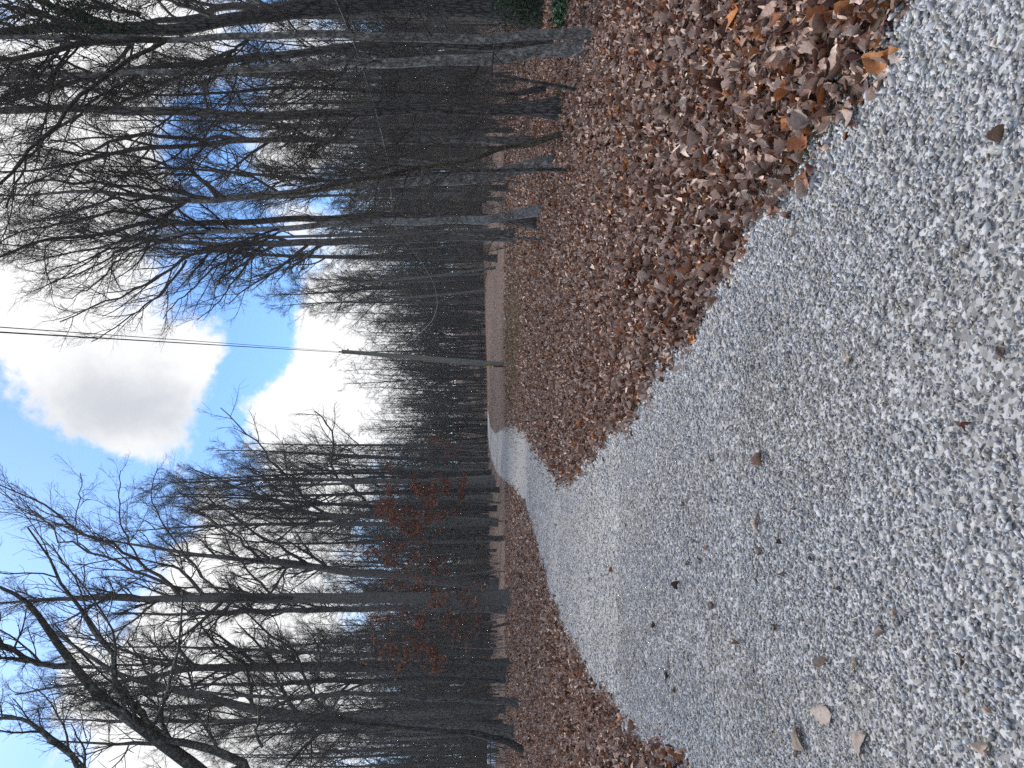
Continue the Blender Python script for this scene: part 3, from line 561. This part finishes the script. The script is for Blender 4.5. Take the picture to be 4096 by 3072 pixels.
hero('stout black trunk of a touching pair in the left wood', 'dark', [(2030, 2684), (1950, 2684), (1736, 2678), (1500, 2669), (1200, 2668), (1000, 2669), (804, 2669), (709, 2684), (615, 2708), (450, 2730), (250, 2740), (60, 2780)], [60, 52, 48, 42, 36, 32, 26, 21, 17, 13, 9, 5],
     [([(820, 2669), (700, 2640), (550, 2620), (400, 2560), (250, 2540)], 14, 5), ([(760, 2675), (600, 2660), (450, 2680), (300, 2660)], 13, 5), ([(1000, 2669), (900, 2600), (820, 2540), (760, 2440)], 13, 5)], auto=20, crown=(.4, 1), seed=28, limb_len=4.5)
hero('grey thinner trunk of a touching pair in the left wood', 'mid', [(2044, 2650), (1900, 2646), (1750, 2640), (1500, 2625), (1250, 2610), (1000, 2600), (700, 2585), (450, 2590)], [26, 22, 20, 18, 15, 12, 8, 5], auto=16, crown=(.45, 1), seed=29, limb_len=3)
hero('smooth dark stem just left of the touching pair', 'mid', [(2028, 2717), (1900, 2716), (1736, 2716), (1500, 2725), (1300, 2722), (1100, 2740), (850, 2735), (600, 2760)], [30, 27, 24, 21, 18, 15, 10, 6], [([(1480, 2725), (1380, 2770), (1230, 2790), (1050, 2810)], 10, 4)], auto=16, crown=(.4, 1), seed=30, limb_len=3.5)
hero('broad leaning trunk showing behind the tallest grey one', 'mid', [(1993, 2343), (1900, 2338), (1800, 2328), (1600, 2300), (1400, 2290), (1200, 2260), (1000, 2240), (800, 2220), (600, 2190), (420, 2160)], [48, 44, 40, 33, 29, 25, 20, 15, 10, 5],
     [([(1250, 2270), (1150, 2200), (1000, 2110), (900, 2040), (800, 1960)], 14, 4), ([(1050, 2245), (950, 2150), (850, 2080), (700, 2020)], 12, 4)], auto=22, crown=(.4, 1), seed=31, limb_len=6)
hero('dark trunk half hidden at the left side of the tallest grey one', 'mid', [(2034, 2440), (1900, 2436), (1600, 2430), (1300, 2440), (1000, 2445), (700, 2460), (450, 2450)], [34, 30, 26, 22, 17, 11, 5], auto=20, crown=(.4, 1), seed=32, limb_len=4.5)
hero('big spreading tree with rusty leaves near its foot, left of the lane bend', 'mid', [(1962, 1952), (1850, 1952), (1700, 1975), (1600, 2030), (1450, 2060), (1350, 2080), (1200, 2040), (1050, 1990), (900, 1930), (760, 1870)], [36, 32, 30, 28, 25, 21, 16, 12, 8, 4],
     [([(1400, 2065), (1300, 2060), (1200, 1960), (1150, 1890), (1050, 1800), (960, 1720), (880, 1660)], 14, 4), ([(1500, 2050), (1400, 1950), (1300, 1870), (1330, 1780), (1310, 1680), (1250, 1640)], 13, 4), ([(1350, 2075), (1200, 2070), (1000, 2060), (850, 2040), (700, 1980)], 12, 4)], auto=20, crown=(.4, 1), seed=33, limb_len=5.5)

# trees seen many times: build each kind once, copy the rest
def proto(seed, H, dia, cb, nl, ll, dens, ang, lab, key, lean=.03, up=.05, name='bare_tree'):
    rg = np.random.default_rng(seed); n = 30
    h = np.linspace(0, 1, n); P = np.zeros((n, 3)); P[:, 2] = h * H - .2
    P[:, 0] = lean * H * h ** 1.5 * rg.normal() + .012 * H * np.sin(h * rg.uniform(3, 7) + rg.uniform(0, 6)) * h; P[:, 1] = lean * H * h * rg.normal() + .012 * H * np.sin(h * rg.uniform(3, 7)) * h
    R = dia / 2 * (1 - .86 * h ** 1.1)
    root = thing(name, lab, 'tree', (0, 0, 0)); V, F = trunk_mesh(rg, P, R, 10, .7); mk('trunk', V, F, MT[key], root, True)
    Pa, Ra = children(rg, P[None], R[None], nl, cb, .99, ang, 0, 10, .55, .09, up, .6, 9, .014, .25, lfix=ll, shape=.62)
    Ps, Rs = children(rg, P[None], R[None], 6, .1, cb, 1.0, 0, 10, .22, .15, .0, .4, 2.5, .01, .3, lfix=1.6, shape=.2)
    lst, tips = twigs(rg, (np.concatenate([Pa, Ps]), np.concatenate([Ra, Rs])), dens, 1.2)
    V, F = cat_tubes(lst); mk('crown', V, F, MT['twig'], root, True)
    return root, H, dia, tips
PR = [proto(101, 24, .40, .50, 22, 5.4, (8, 7, 4), .58, 'x', 'mid'), proto(102, 22, .34, .45, 24, 4.8, (8, 7, 4), .62, 'x', 'dark'), proto(103, 25, .36, .55, 20, 5.0, (8, 7, 4), .5, 'x', 'smooth'),
      proto(104, 18, .19, .5, 18, 2.8, (6, 6, 4), .55, 'x', 'mid', .05), proto(105, 16, .16, .48, 16, 2.6, (6, 6, 4), .6, 'x', 'dark', .06), proto(106, 19, .22, .52, 18, 3.0, (6, 6, 4), .5, 'x', 'smooth', .04),
      proto(107, 7.5, .075, .25, 14, 1.7, (5, 5, 3), .8, 'x', 'mid', .08, .02), proto(108, 9, .09, .3, 14, 1.9, (5, 5, 3), .7, 'x', 'dark', .1, .02)]
used = [False] * len(PR)
def place(pi, x, y, label, group, sxy=1., sz=1., rz=None):
    root = PR[pi][0]; rz = rng.uniform(0, 6.3) if rz is None else rz
    loc = (x, y, float(gz(x, y)) - .02)
    if not used[pi]:
        used[pi] = True; root.location = loc; root.rotation_euler = (0, 0, rz); root.scale = (sxy, sxy, sz); root['label'] = label; root['group'] = group; return root
    return copy_tree(root, loc, rz, (sxy, sxy, sz), label, group)
taken = [tuple(o.location[:2]) for o in COL.objects if o.type == 'EMPTY' and 'tree' in o.name and o.location.length > .1]
# trees of the front rows, each where the photograph has its foot: (x, y, trunk width)
front = [(1963, 280, 25), (2042, 316, 9), (1927, 339, 22), (1934, 488, 26), (2060, 520, 19), (2047, 674, 9), (2092, 734, 9), (2038, 754, 25), (2067, 770, 8), (2015, 797, 16), (1990, 1034, 25), (1983, 1070, 11), (1938, 1116, 11), (1929, 1143, 17), (1945, 1161, 9), (1913, 1206, 16), (1925, 1260, 9),
         (1986, 2084, 20), (1952, 2108, 18), (2016, 2153, 16), (1956, 2174, 20), (1986, 2202, 10), (1956, 2271, 13), (2046, 2488, 10), (1962, 2551, 30), (1983, 2581, 10), (1968, 2614, 15), (1986, 2853, 22), (2010, 2886, 15), (1970, 2994, 18), (1970, 3049, 16), (1952, 1904, 14), (1949, 1832, 14), (1947, 1800, 8)]
for i, (px, py, w) in enumerate(front):
    p = ground_hit(px, py); dia = w * p[1] / FPX
    pi = 6 + i % 2 if dia < .14 else (3 + i % 3 if dia < .3 else i % 3)
    sxy = dia / PR[pi][2]; sz = rng.uniform(.9, 1.1); sxy_c = min(1.6, max(.6, sxy))
    right = py < 1400; j = i if right else i - 17
    shape_ = 'thin sapling' if dia < .14 else ('slim trunk' if dia < .3 else 'thick trunk')
    if not right:
        lab = f"{shape_} in the left wood between the tallest grey trunk and the {'frame edge' if py > 2400 else 'lane'}"
    else:
        lab = f"{shape_} among the right wood, {'behind the dark furrowed trunks' if py < 700 else ('around the white blotched trunk' if py < 1000 else 'at the far end by the clearing')}"
    place(pi, p[0], p[1], lab, ('left' if not right else 'right') + ' wood second row', sxy_c, sz * (.5 + .5 * sxy_c))
    taken.append((p[0], p[1]))
EL = np.array([(0, -30), (20, -17), (26, -15.5), (30, -13), (36, -12), (44, -11.0), (56, -10.6), (66, -9.8), (76, -9.2), (100, -8.5)])
ER = np.array([(0, 20), (14, 7.5), (20, 6.8), (30, 8), (50, 9.6), (80, 10.2), (92, 9)])
cnt = [0, 0]
tries = 0
while sum(cnt) < 150 and tries < 20000:
    tries += 1
    y = math.sqrt(rng.uniform(16 ** 2, 100 ** 2)); x = rng.uniform(-1, 1) * (.6 * y + 3)
    L = x < np.interp(y, EL[:, 0], EL[:, 1]) - .6; R_ = x > np.interp(y, ER[:, 0], ER[:, 1]) + .6
    if not (L or R_): continue
    if L and y < 30 or R_ and y < 17: continue
    if min((x - a) ** 2 + (y - b_) ** 2 for a, b_ in taken) < 2.2 ** 2: continue
    taken.append((x, y)); pi = rng.choice(8, p=[.14, .12, .12, .15, .14, .13, .1, .1]); s = rng.uniform(.85, 1.15)
    side = 0 if L else 1; cnt[side] += 1
    kind = 'tall bare' if pi < 3 else ('slim bare' if pi < 6 else 'thin young')
    far = 'deep inside' if y > 55 else 'inside'
    place(pi, x, y, f"{kind} tree standing {far} the wood {'left of the lane' if L else 'right of the clearing'}", f"{kind} trees {far} the {'left' if L else 'right'} wood", s * rng.uniform(.85, 1.2), s)
for (px, dd, pi, s) in ((1935, 60, 0, 1.2), (1840, 80, 1, 1.4), (1985, 68, 2, 1.15), (1890, 72, 1, 1.4), (2035, 57, 1, 1.25), (1960, 52, 1, 1.1), (1790, 90, 0, 1.25), (1910, 64, 2, 1.15), (1865, 88, 0, 1.3), (2090, 55, 0, 1.2)):
    place(pi, (1536 - px) / FPX * dd, dd, 'tall tree in the front row of the left wood along the lane bend', 'front row at the lane bend', s, s)
# trees closing the clearing, beyond the fences
for i in range(26):
    y = rng.uniform(106, 122); x = -16 + i * 1.35 + rng.normal(0, .5); pi = int(rng.integers(3, 6)); s = rng.uniform(.7, .95)
    place(pi, x, y, 'slim bare tree beyond the dark rail fence at the end of the clearing', 'slim trees beyond the fence', s * 1.3, s)
# saplings with drooping twigs near the right
for (px, depth, pi, s, lab) in ((360, 11.5, 6, .8, 'thin young tree with light drooping twigs between the pale pair and the mossy black trunk'), (680, 12.5, 7, .75, 'thin young tree with light twigs in front of the curved grey trunk'), (960, 17, 6, .8, 'thin young tree with crossing twigs left of the white blotched trunk')):
    place(pi, (1536 - px) / FPX * depth, depth, lab, 'saplings along the leaf bank', s, s)

# young beeches still holding russet leaves
def beech(py, depth, H, z0, z1, spread, nleaf, lab, seed):
    rg = np.random.default_rng(seed); x = (1536 - py) / FPX * depth; n = 20
    h = np.linspace(0, 1, n); P = np.zeros((n, 3)); P[:, 2] = h * H - .1; P[:, 0] = .2 * np.sin(h * 5 + seed); P[:, 1] = .15 * np.sin(h * 4)
    R = .05 * H / 8 * (1 - .85 * h)
    root = thing('beech_sapling', lab, 'tree', (x, depth, float(gz(x, depth))), 'young beeches with russet leaves')
    V, F = trunk_mesh(rg, P, R, 8, .3, .2); mk('trunk', V, F, MT['smooth'], root, True)
    P1, R1 = children(rg, P[None], R[None], 16, z0 / H, min(1, z1 / H), 1.25, 0, 10, .5, .1, .0, .5, 4, .008, .3, lfix=spread, shape=.2)
    lst, tips = twigs(rg, (P1, R1), (6, 5, 0), 1., up=-.01); V, F = cat_tubes(lst); mk('crown', V, F, MT['twig'], root, True)
    q = tips.reshape(-1, 3)[rg.integers(0, tips.shape[0] * tips.shape[1], nleaf)] + rg.normal(0, .06, (nleaf, 3))
    q = q[vnoise(q[:, 0], q[:, 2], 1.1, seed) > -.25]
    pal = np.array([(.26, .085, .05), (.2, .06, .042), (.32, .12, .07), (.14, .05, .035), (.38, .2, .12)])
    V, F, C = leaves(q[:, 0], q[:, 1], rg.uniform(.09, .17, len(q)), 3, 3, .8, np.zeros(len(q)), pal, np.ones(5), zfun=q[:, 2])
    mk('foliage', V, F, LEAF, root, col=C)
for i, (py, d, H, z0, z1, sp_, nl, lab) in enumerate([(2000, 50, 10, 2.5, 8, 2.3, 5200, 'largest young beech full of russet leaves, at the lane bend'), (2080, 46, 9, 4, 8, 2.0, 2600, 'young beech with russet leaves high up beside the largest one'), (2170, 50, 10, 4.5, 9.5, 1.9, 2400, 'young beech with a tall column of russet leaves in the left wood'),
        (2300, 42, 7.5, 3, 6.5, 1.5, 1300, 'young beech with russet leaves to the right of the tallest grey trunk'), (2430, 33, 4, 1.5, 3.6, 1.1, 650, 'low young beech with rusty sprays left of the tallest grey trunk'), (2580, 29, 5.6, 3.2, 5.4, 1.6, 1300, 'young beech with a bright copper spray in front of the touching pair'), (1800, 74, 8, 3, 6.5, 1.6, 900, 'distant young beech with dull red leaves by the far end of the lane')]):
    beech(py, d, H, z0, z1, sp_, nl, lab, 300 + i)

# ivy on the big trunk at the right, moss on the black one
def ivy(rootname, pts, n, size, nm):
    root = [o for o in COL.objects if o.type == 'EMPTY' and o.get('label', '').startswith(rootname)][0]
    b0 = np.array(root.location); Q = []
    for (x, y, d, s, k) in pts:
        p = at(x, y, d) - b0; Q.append(p + rng.normal(0, 1, (int(n * k), 3)) * np.array([s, s * .6, s]))
    q = np.concatenate(Q); q = q[q[:, 2] + b0[2] > gz(q[:, 0] + b0[0], q[:, 1] + b0[1]) + .02]
    V, F, C = leaves(q[:, 0], q[:, 1], rng.uniform(.5, 1.3, len(q)) * size, 3, 3, .9, np.zeros(len(q)), np.array([(.035, .075, .04), (.025, .05, .03), (.05, .1, .05), (.06, .07, .03)]), np.ones(4), zfun=q[:, 2])
    mk(nm, V, F, GREEN, root, col=C)
ivy('big furrowed dark trunk wrapped', [(2080, 50, 17, .22, 1), (2130, 20, 17, .3, 1), (2040, 20, 17, .3, .8), (250, 60, 17.5, .45, 1.2), (340, 85, 17.5, .35, 1), (160, 100, 17.5, .3, .8), (300, 20, 17.6, .4, 1), (480, 105, 17.5, .25, .7)], 420, .09, 'ivy')
sh = thing('ivy_clump', 'low clump of green ivy on the leaves at the right frame edge', 'ivy', at(2290, 22, 12.8) * np.array([1, 1, 0]))
q = rng.normal(0, 1, (700, 3)) * np.array([.22, .22, .12]); q[:, 2] = np.abs(q[:, 2]) + .02
V, F, C = leaves(q[:, 0], q[:, 1], rng.uniform(.04, .1, 700), 5, 3, .7, np.zeros(700), np.array([(.035, .09, .045), (.025, .06, .03), (.05, .12, .05)]), np.ones(3), zfun=q[:, 2])
mk('foliage', V, F, GREEN, sh, col=C)
q = rng.normal(0, 1, (40, 3)) * np.array([.15, .15, 0]); Pst = np.stack([q, q + np.array([0, 0, .1]) + rng.normal(0, .03, q.shape), q + np.array([0, 0, .2]) + rng.normal(0, .06, q.shape)], 1)
V, F = tube(Pst, np.full((40, 3), .003), 4); mk('stem', V, F, MT['olive'], sh)
rt = [o for o in COL.objects if o.type == 'EMPTY' and o.get('label', '').startswith('tall straight black furrowed')][0]
b0 = np.array(rt.location); n = 1500
a = rng.normal(-.9, .7, n); hh = np.abs(rng.normal(0, .16, n)); rr_ = .2 * (1 + .9 * np.exp(-hh / .3)) * .95
q = np.stack([np.cos(a) * rr_, np.sin(a) * rr_, hh], -1)
V, F, C = leaves(q[:, 0], q[:, 1], rng.uniform(.02, .05, n), 2, 2, .9, np.zeros(n), np.array([(.09, .1, .02), (.06, .08, .02), (.13, .12, .03)]), np.ones(3), zfun=q[:, 2])
mk('moss', V, F, GREEN, rt, col=C)

# far wood behind the crest and around the side woods
rg = np.random.default_rng(55); lst = []
simple = []
for s in range(6):
    n = 9; H = rg.uniform(12, 19); h = np.linspace(0, 1, n); P = np.zeros((n, 3)); P[:, 2] = h * H; P[:, 0] = .3 * np.sin(h * 5 + s); P[:, 1] = .3 * np.cos(h * 4 + s)
    R = .15 * (1 - .85 * h)
    P1, R1 = children(rg, P[None], R[None], 20, .18, .99, .75, 0, 4, .6, .12, .08, .6, 6, .025, .4, lfix=H * .24, shape=.5)
    P2, R2 = children(rg, P1, R1, 6, .1, 1, .75, .45, 3, .7, .2, .06, .4, 3, .014, .5)
    P3, R3 = children(rg, P2, R2, 5, .1, 1, .75, .5, 2, .8, .2, .04, .3, 1.5, .010, .6)
    simple.append(cat_tubes([tube(P[None], R[None], 5), tube(P1, R1, 3), tube(P2, R2, 3), tube(P3, R3, 3)]))
def wood(spots, seed):
    rg = np.random.default_rng(seed); out_ = []
    for (x, y, s) in spots:
        V, F = simple[rg.integers(0, 6)]; a = rg.uniform(0, 6.3); c_, s_ = math.cos(a), math.sin(a)
        W_ = V * s; W_ = np.stack([W_[:, 0] * c_ - W_[:, 1] * s_ + x, W_[:, 0] * s_ + W_[:, 1] * c_ + y, W_[:, 2] + float(gz(x, y)) - .1], -1)
        out_.append((W_.astype(np.float32), F))
    return cat_tubes(out_)
sp1 = []
for _ in range(900):
    y = rg.uniform(104, 190); x = rg.uniform(-.66, .66) * y
    sp1.append((x, y, rg.uniform(.8, 1.25) * (1 + .6 * min(1, abs(x + 2) / 45))))
V, F = wood(sp1, 1)
tag(mk('far_wood', V, F, MT['twig']), 'dense far wood of bare trees closing the view behind the clearing', 'wood', kind='stuff')
# brushy undergrowth between the trunks
def brush(n, seed):
    rg = np.random.default_rng(seed); pts = []
    while len(pts) < n:
        y = math.sqrt(rg.uniform(28 ** 2, 130 ** 2)); x = rg.uniform(-1, 1) * (.62 * y)
        if x < np.interp(y, EL[:, 0], EL[:, 1]) - 2.5 or x > np.interp(y, ER[:, 0], ER[:, 1]) + 2 and y > 24 or y > 101: pts.append((x, y))
    p = np.array(pts); k = 3
    base = np.repeat(np.stack([p[:, 0], p[:, 1], gz(p[:, 0], p[:, 1])], -1), k, 0) + rg.normal(0, .15, (n * k, 3)) * np.array([1, 1, 0])
    H = rg.uniform(1.2, 5.5, n * k); d = norm(rg.normal(0, .22, (n * k, 3)) + np.array([0, 0, 1])); Q = np.empty((n * k, 5, 3)); Q[:, 0] = base
    for j in range(4):
        Q[:, j + 1] = Q[:, j] + d * (H / 4)[:, None]; d = norm(d + rg.normal(0, .12, d.shape))
    R = (.004 * H + .004)[:, None] * np.linspace(1, .35, 5)
    P2, R2 = children(rg, Q, R, 7, .2, 1, .7, .4, 3, .7, .2, .04, .2, 2, .006, .6)
    P3, R3 = children(rg, P2, R2, 4, .2, 1, .7, .5, 2, .8, .2, .03, .15, 1, .005, .6)
    return cat_tubes([tube(Q, R, 3), tube(P2, R2, 3), tube(P3, R3, 3)])
V, F = brush(1300, 3)
tag(mk('undergrowth', V, F, MT['twig']), 'thin brushy undergrowth between the trunks of both woods', 'undergrowth', kind='stuff')

# ------------------------------------------------------------------ pole, wires, fence, marker
def lathe(prof, sides, tilt=None):
    P = np.array([[0, 0, z] for r, z in prof], float); R = np.array([r for r, z in prof], float)
    return tube(P[None], R[None], sides)
m, t, b = mat('weathered_pole', .85)
g = nd(t, 'ShaderNodeTexCoord'); mp = nd(t, 'ShaderNodeMapping'); mp.inputs['Scale'].default_value = (1, 1, .06); t.links.new(g.outputs['Object'], mp.inputs[0])
n1 = nd(t, 'ShaderNodeTexNoise', Scale=30., Detail=6, Roughness=.7); t.links.new(mp.outputs[0], n1.inputs['Vector'])
n2 = nd(t, 'ShaderNodeTexNoise', Scale=.5, Detail=3); t.links.new(g.outputs['Object'], n2.inputs['Vector'])
t.links.new(mixc(t, ramp(t, n2.outputs[0], [(.4, (0, 0, 0)), (.65, (.6, .6, .6))]), ramp(t, n1.outputs[0], [(.35, (.09, .095, .08)), (.65, (.3, .31, .27))]), (.2, .19, .13)), b.inputs['Base Color'])
POLE = m
STEEL = plain('galvanised_steel', (.25, .25, .25), .5); BLACK = plain('black_cable', (.06, .06, .06), .6); CER = plain('brown_insulator', (.05, .035, .03), .4)
PD = 43.0
b0 = at(2025, 1459, PD); b0[2] = gz(b0[0], b0[1]); topp = at(1368, 1406, PD)
pole = thing('utility_pole', 'leaning weathered grey wooden pole standing alone in the clearing', 'pole', b0)
ax = topp - b0; n = 16; q = np.linspace(0, 1, n)[:, None]; P = ax[None] * q; P[0, 2] -= .3; R = np.linspace(.165, .115, n)
V, F = tube(P[None], R[None], 20); o = mk('shaft', V, F, POLE, pole, True)
def box(cx, cy, cz, sx, sy, sz):
    V = np.array([(x, y, z) for x in (-1, 1) for y in (-1, 1) for z in (-1, 1)], float) * np.array([sx, sy, sz]) / 2 + np.array([cx, cy, cz])
    return V, np.array([(0, 1, 3, 2), (4, 6, 7, 5), (0, 4, 5, 1), (2, 3, 7, 6), (0, 2, 6, 4), (1, 5, 7, 3)])
def disc(c, r): # cap
    a = np.arange(20) * 2 * np.pi / 20
    V = np.concatenate([[c], np.stack([c[0] + r * np.cos(a), c[1] + r * np.sin(a), np.full(20, c[2])], -1)]); return V, np.array([(0, i + 1, (i + 1) % 20 + 1, 0)[:3] for i in range(20)])
V, F = disc(ax, .115); mk('pole_cap', V, F, POLE, pole)
pr = [(.0, 0), (.05, .0), (.055, .06), (.03, .08), (.055, .11), (.05, .17), (.02, .2), (.0, .2)]
V, F = lathe([(max(r, .002), z) for r, z in pr], 12); V += ax + np.array([-.02, 0, .0]); mk('insulator', V, F, CER, pole, True)
V, F = box(ax[0] - .14, ax[1] - .02, ax[2] - 1.02, .14, .05, .06); mk('bracket', V, F, STEEL, pole)
V, F = box(ax[0] + .12, ax[1] - .02, ax[2] - .35, .1, .05, .08); mk('bracket', V, F, STEEL, pole)
# conduit on the pole side
V, F = tube(np.stack([ax * t_ + np.array([-.17, -.05, 0]) for t_ in (.06, .2, .35, .5)])[None], np.full((1, 4), .018), 8); mk('conduit', V, F, STEEL, pole, True)

def cable(name, pts, r, label, cat='wire', mt=BLACK, loc=None):
    s = resample(np.c_[np.array(pts), np.full(len(pts), r)], 60); V, F = tube(s[None, :, :3], s[None, :, 3], 6)
    return tag(mk(name, V, F, mt, smooth=True), label, cat)
def overhead(p0, yimg, z_at, lab, r):
    p1 = at(0, yimg, z_at); d = (p1 - p0) / (p0[1] - p1[1])
    pts = []
    for yy in np.linspace(p0[1], -25, 30):
        k = (p0[1] - yy); p = p0 + d * k; sag = -.9 * (k / 34) * (1 - k / 34) * .35
        pts.append(p + np.array([0, 0, sag]))
    cable('power_line', pts, r, lab)
overhead(b0 + ax + np.array([0, 0, .18]), 1309, 11.5, 'right one of the two thin black lines running overhead from the pole top', .008)
overhead(b0 + ax + np.array([-.17, 0, -1.0]) + np.array([.05, 0, .02]), 1329, 11.2, 'left one of the two thin black lines running overhead from the pole', .012)
svc = [(1585, 1412, 43), (1600, 1395, 42), (1664, 1346, 40), (1732, 1283, 37), (1753, 1215, 34), (1736, 1129, 31), (1678, 1034, 27), (1583, 917, 22.5), (1569, 853, 21), (1561, 695, 17), (1551, 633, 15.7), (1501, 429, 13), (1433, 208, 11), (1348, 0, 9.6), (1290, -120, 8.8)]
cable('service_cable', [at(*s) for s in svc], .012, 'slack twisted grey cable sagging from the pole into the right hand trees', 'cable', plain('grey_cable', (.1, .1, .1), .6))

# marker post beside the pole
mb = at(2022, 1466, PD - .3); mb[2] = gz(mb[0], mb[1])
mk_ = thing('marker_post', 'thin maroon marker post with yellow top beside the wooden pole', 'marker post', mb)
V, F = lathe([(.045, -.1), (.045, .72)], 12); mk('shaft', V, F, plain('maroon_paint', (.10, .022, .02), .6), mk_, True)
V, F = lathe([(.047, .72), (.047, .8)], 12); mk('band', V, F, plain('white_band', (.65, .65, .62), .6), mk_, True)
V, F = lathe([(.002, .8), (.05, .801), (.05, 1.02), (.035, 1.06), (.002, 1.06)], 12); mk('cap', V, F, plain('yellow_plastic', (.55, .42, .03), .5), mk_, True)

# rail fences beyond the crest
FEN = plain('dark_fence_board', (.018, .018, .017), .8)
def fence(pa, pb, D, label, nposts, double):
    A = at(*pa, D); B_ = at(*pb, D); root = thing('rail_fence', label, 'fence', (A[0], A[1], float(gz(A[0], A[1]))), None); o_ = np.array(root.location)
    d = B_ - A; L = np.linalg.norm(d)
    for dz in ((0, -.32) if double else (0,)):
        p = np.stack([A - o_ + np.array([0, 0, dz]), B_ - o_ + np.array([0, 0, dz])])
        V, F = tube(resample(np.c_[p, [.06, .06]], 8)[None, :, :3], np.full((1, 8), .07), 6); mk('rail', V, F, FEN, root)
    for k in np.linspace(0, 1, nposts):
        q = A + d * k; zb = float(gz(q[0], q[1])); hgt = q[2] - zb + .12
        V, F = box(q[0] - o_[0], q[1] - o_[1] + .09, zb - o_[2] + hgt / 2 - .1, .1, .1, hgt + .2); mk('post', V, F, FEN, root)
fence((1912, 1308), (1925, 1548), 97, 'long dark rail fence behind the wooden pole at the back of the clearing', 6, True)
fence((1931, 1702), (1934, 1832), 97, 'shorter dark rail fence behind the far end of the lane', 4, True)
p = at(1936, 1561, 95); sg = thing('reflector_stake', 'tiny white topped stake between the two dark rail fences', 'stake', (p[0], p[1], float(gz(p[0], p[1]))))
hz = at(1911, 1561, 95)[2] - sg.location.z
V, F = lathe([(.02, -.1), (.02, hz)], 8); mk('stem', V, F, STEEL, sg); V, F = lathe([(.002, hz), (.07, hz), (.07, hz + .14), (.002, hz + .14)], 10); mk('reflector', V, F, plain('white_plastic', (.8, .8, .8), .5), sg)
# mailbox-like box on a post at the end of the lane
p = at(1938, 1696, 95); gb = thing('mailbox', 'small pale mailbox on a post at the far end of the lane', 'mailbox', (p[0], p[1], float(gz(p[0], p[1]))))
hz = at(1926, 1694, 95)[2] - gb.location.z
V, F = box(0, 0, hz / 2 - .1, .09, .09, hz + .2); mk('post', V, F, plain('grey_post', (.3, .3, .29), .8), gb)
prof = [(-.09, 0), (.09, 0), (.09, .12), (.065, .18), (0, .2), (-.065, .18), (-.09, .12)]
V = np.array([(x, y, z + hz) for y in (-.25, .25) for x, z in prof]); nn = len(prof)
F = [(i, (i + 1) % nn, nn + (i + 1) % nn, nn + i) for i in range(nn)] + [(0, 1, 2, 6), (2, 3, 5, 6), (3, 4, 5, 5)[:3] + (3,), (7, 13, 9, 8), (9, 13, 12, 10)]
F = [f for f in F if len(set(f)) == 4]; mk('box', V, F, plain('pale_metal', (.55, .56, .56), .4), gb)
# pale tarp covered stack deep in the left wood
p = at(1985, 3010, 66); tb = thing('tarp_stack', 'low stack under a pale tarp deep in the left wood near the frame edge', 'tarp stack', (p[0], p[1], float(gz(p[0], p[1]))))
rgx = np.random.default_rng(9); nx, ny = 15, 9
X, Yy = np.meshgrid(np.linspace(-1.1, 1.1, nx), np.linspace(-.5, .5, ny)); e = np.minimum(1, np.minimum((1.1 - np.abs(X)) / .15, (.5 - np.abs(Yy)) / .12))
Zz = .02 + .75 * np.clip(e, 0, 1) + rgx.normal(0, .02, X.shape) * (e > .1)
i = np.arange(nx * ny).reshape(ny, nx); F = np.stack([i[:-1, :-1], i[:-1, 1:], i[1:, 1:], i[1:, :-1]], -1).reshape(-1, 4)
mk('tarp', np.stack([X, Yy, Zz], -1), F, plain('pale_tarp', (.62, .68, .78), .5, .1), tb, True)
V, F = box(0, 0, .3, 2.0, .85, .58); mk('stack', V, F, plain('stacked_wood', (.12, .09, .06), .9), tb)

# ------------------------------------------------------------------ pale winter air
mh = bpy.data.materials.new('haze'); mh.use_nodes = True; t = mh.node_tree; t.nodes.clear()
pv = t.nodes.new('ShaderNodeVolumePrincipled'); pv.inputs['Density'].default_value = .0004; pv.inputs['Color'].default_value = (.9, .92, .94, 1); pv.inputs['Anisotropy'].default_value = 0
mo = t.nodes.new('ShaderNodeOutputMaterial'); t.links.new(pv.outputs[0], mo.inputs['Volume'])
V, F = box(0, 88, 17.5, 384, 300, 47); tag(mk('haze', V, F, mh), kind='stuff')
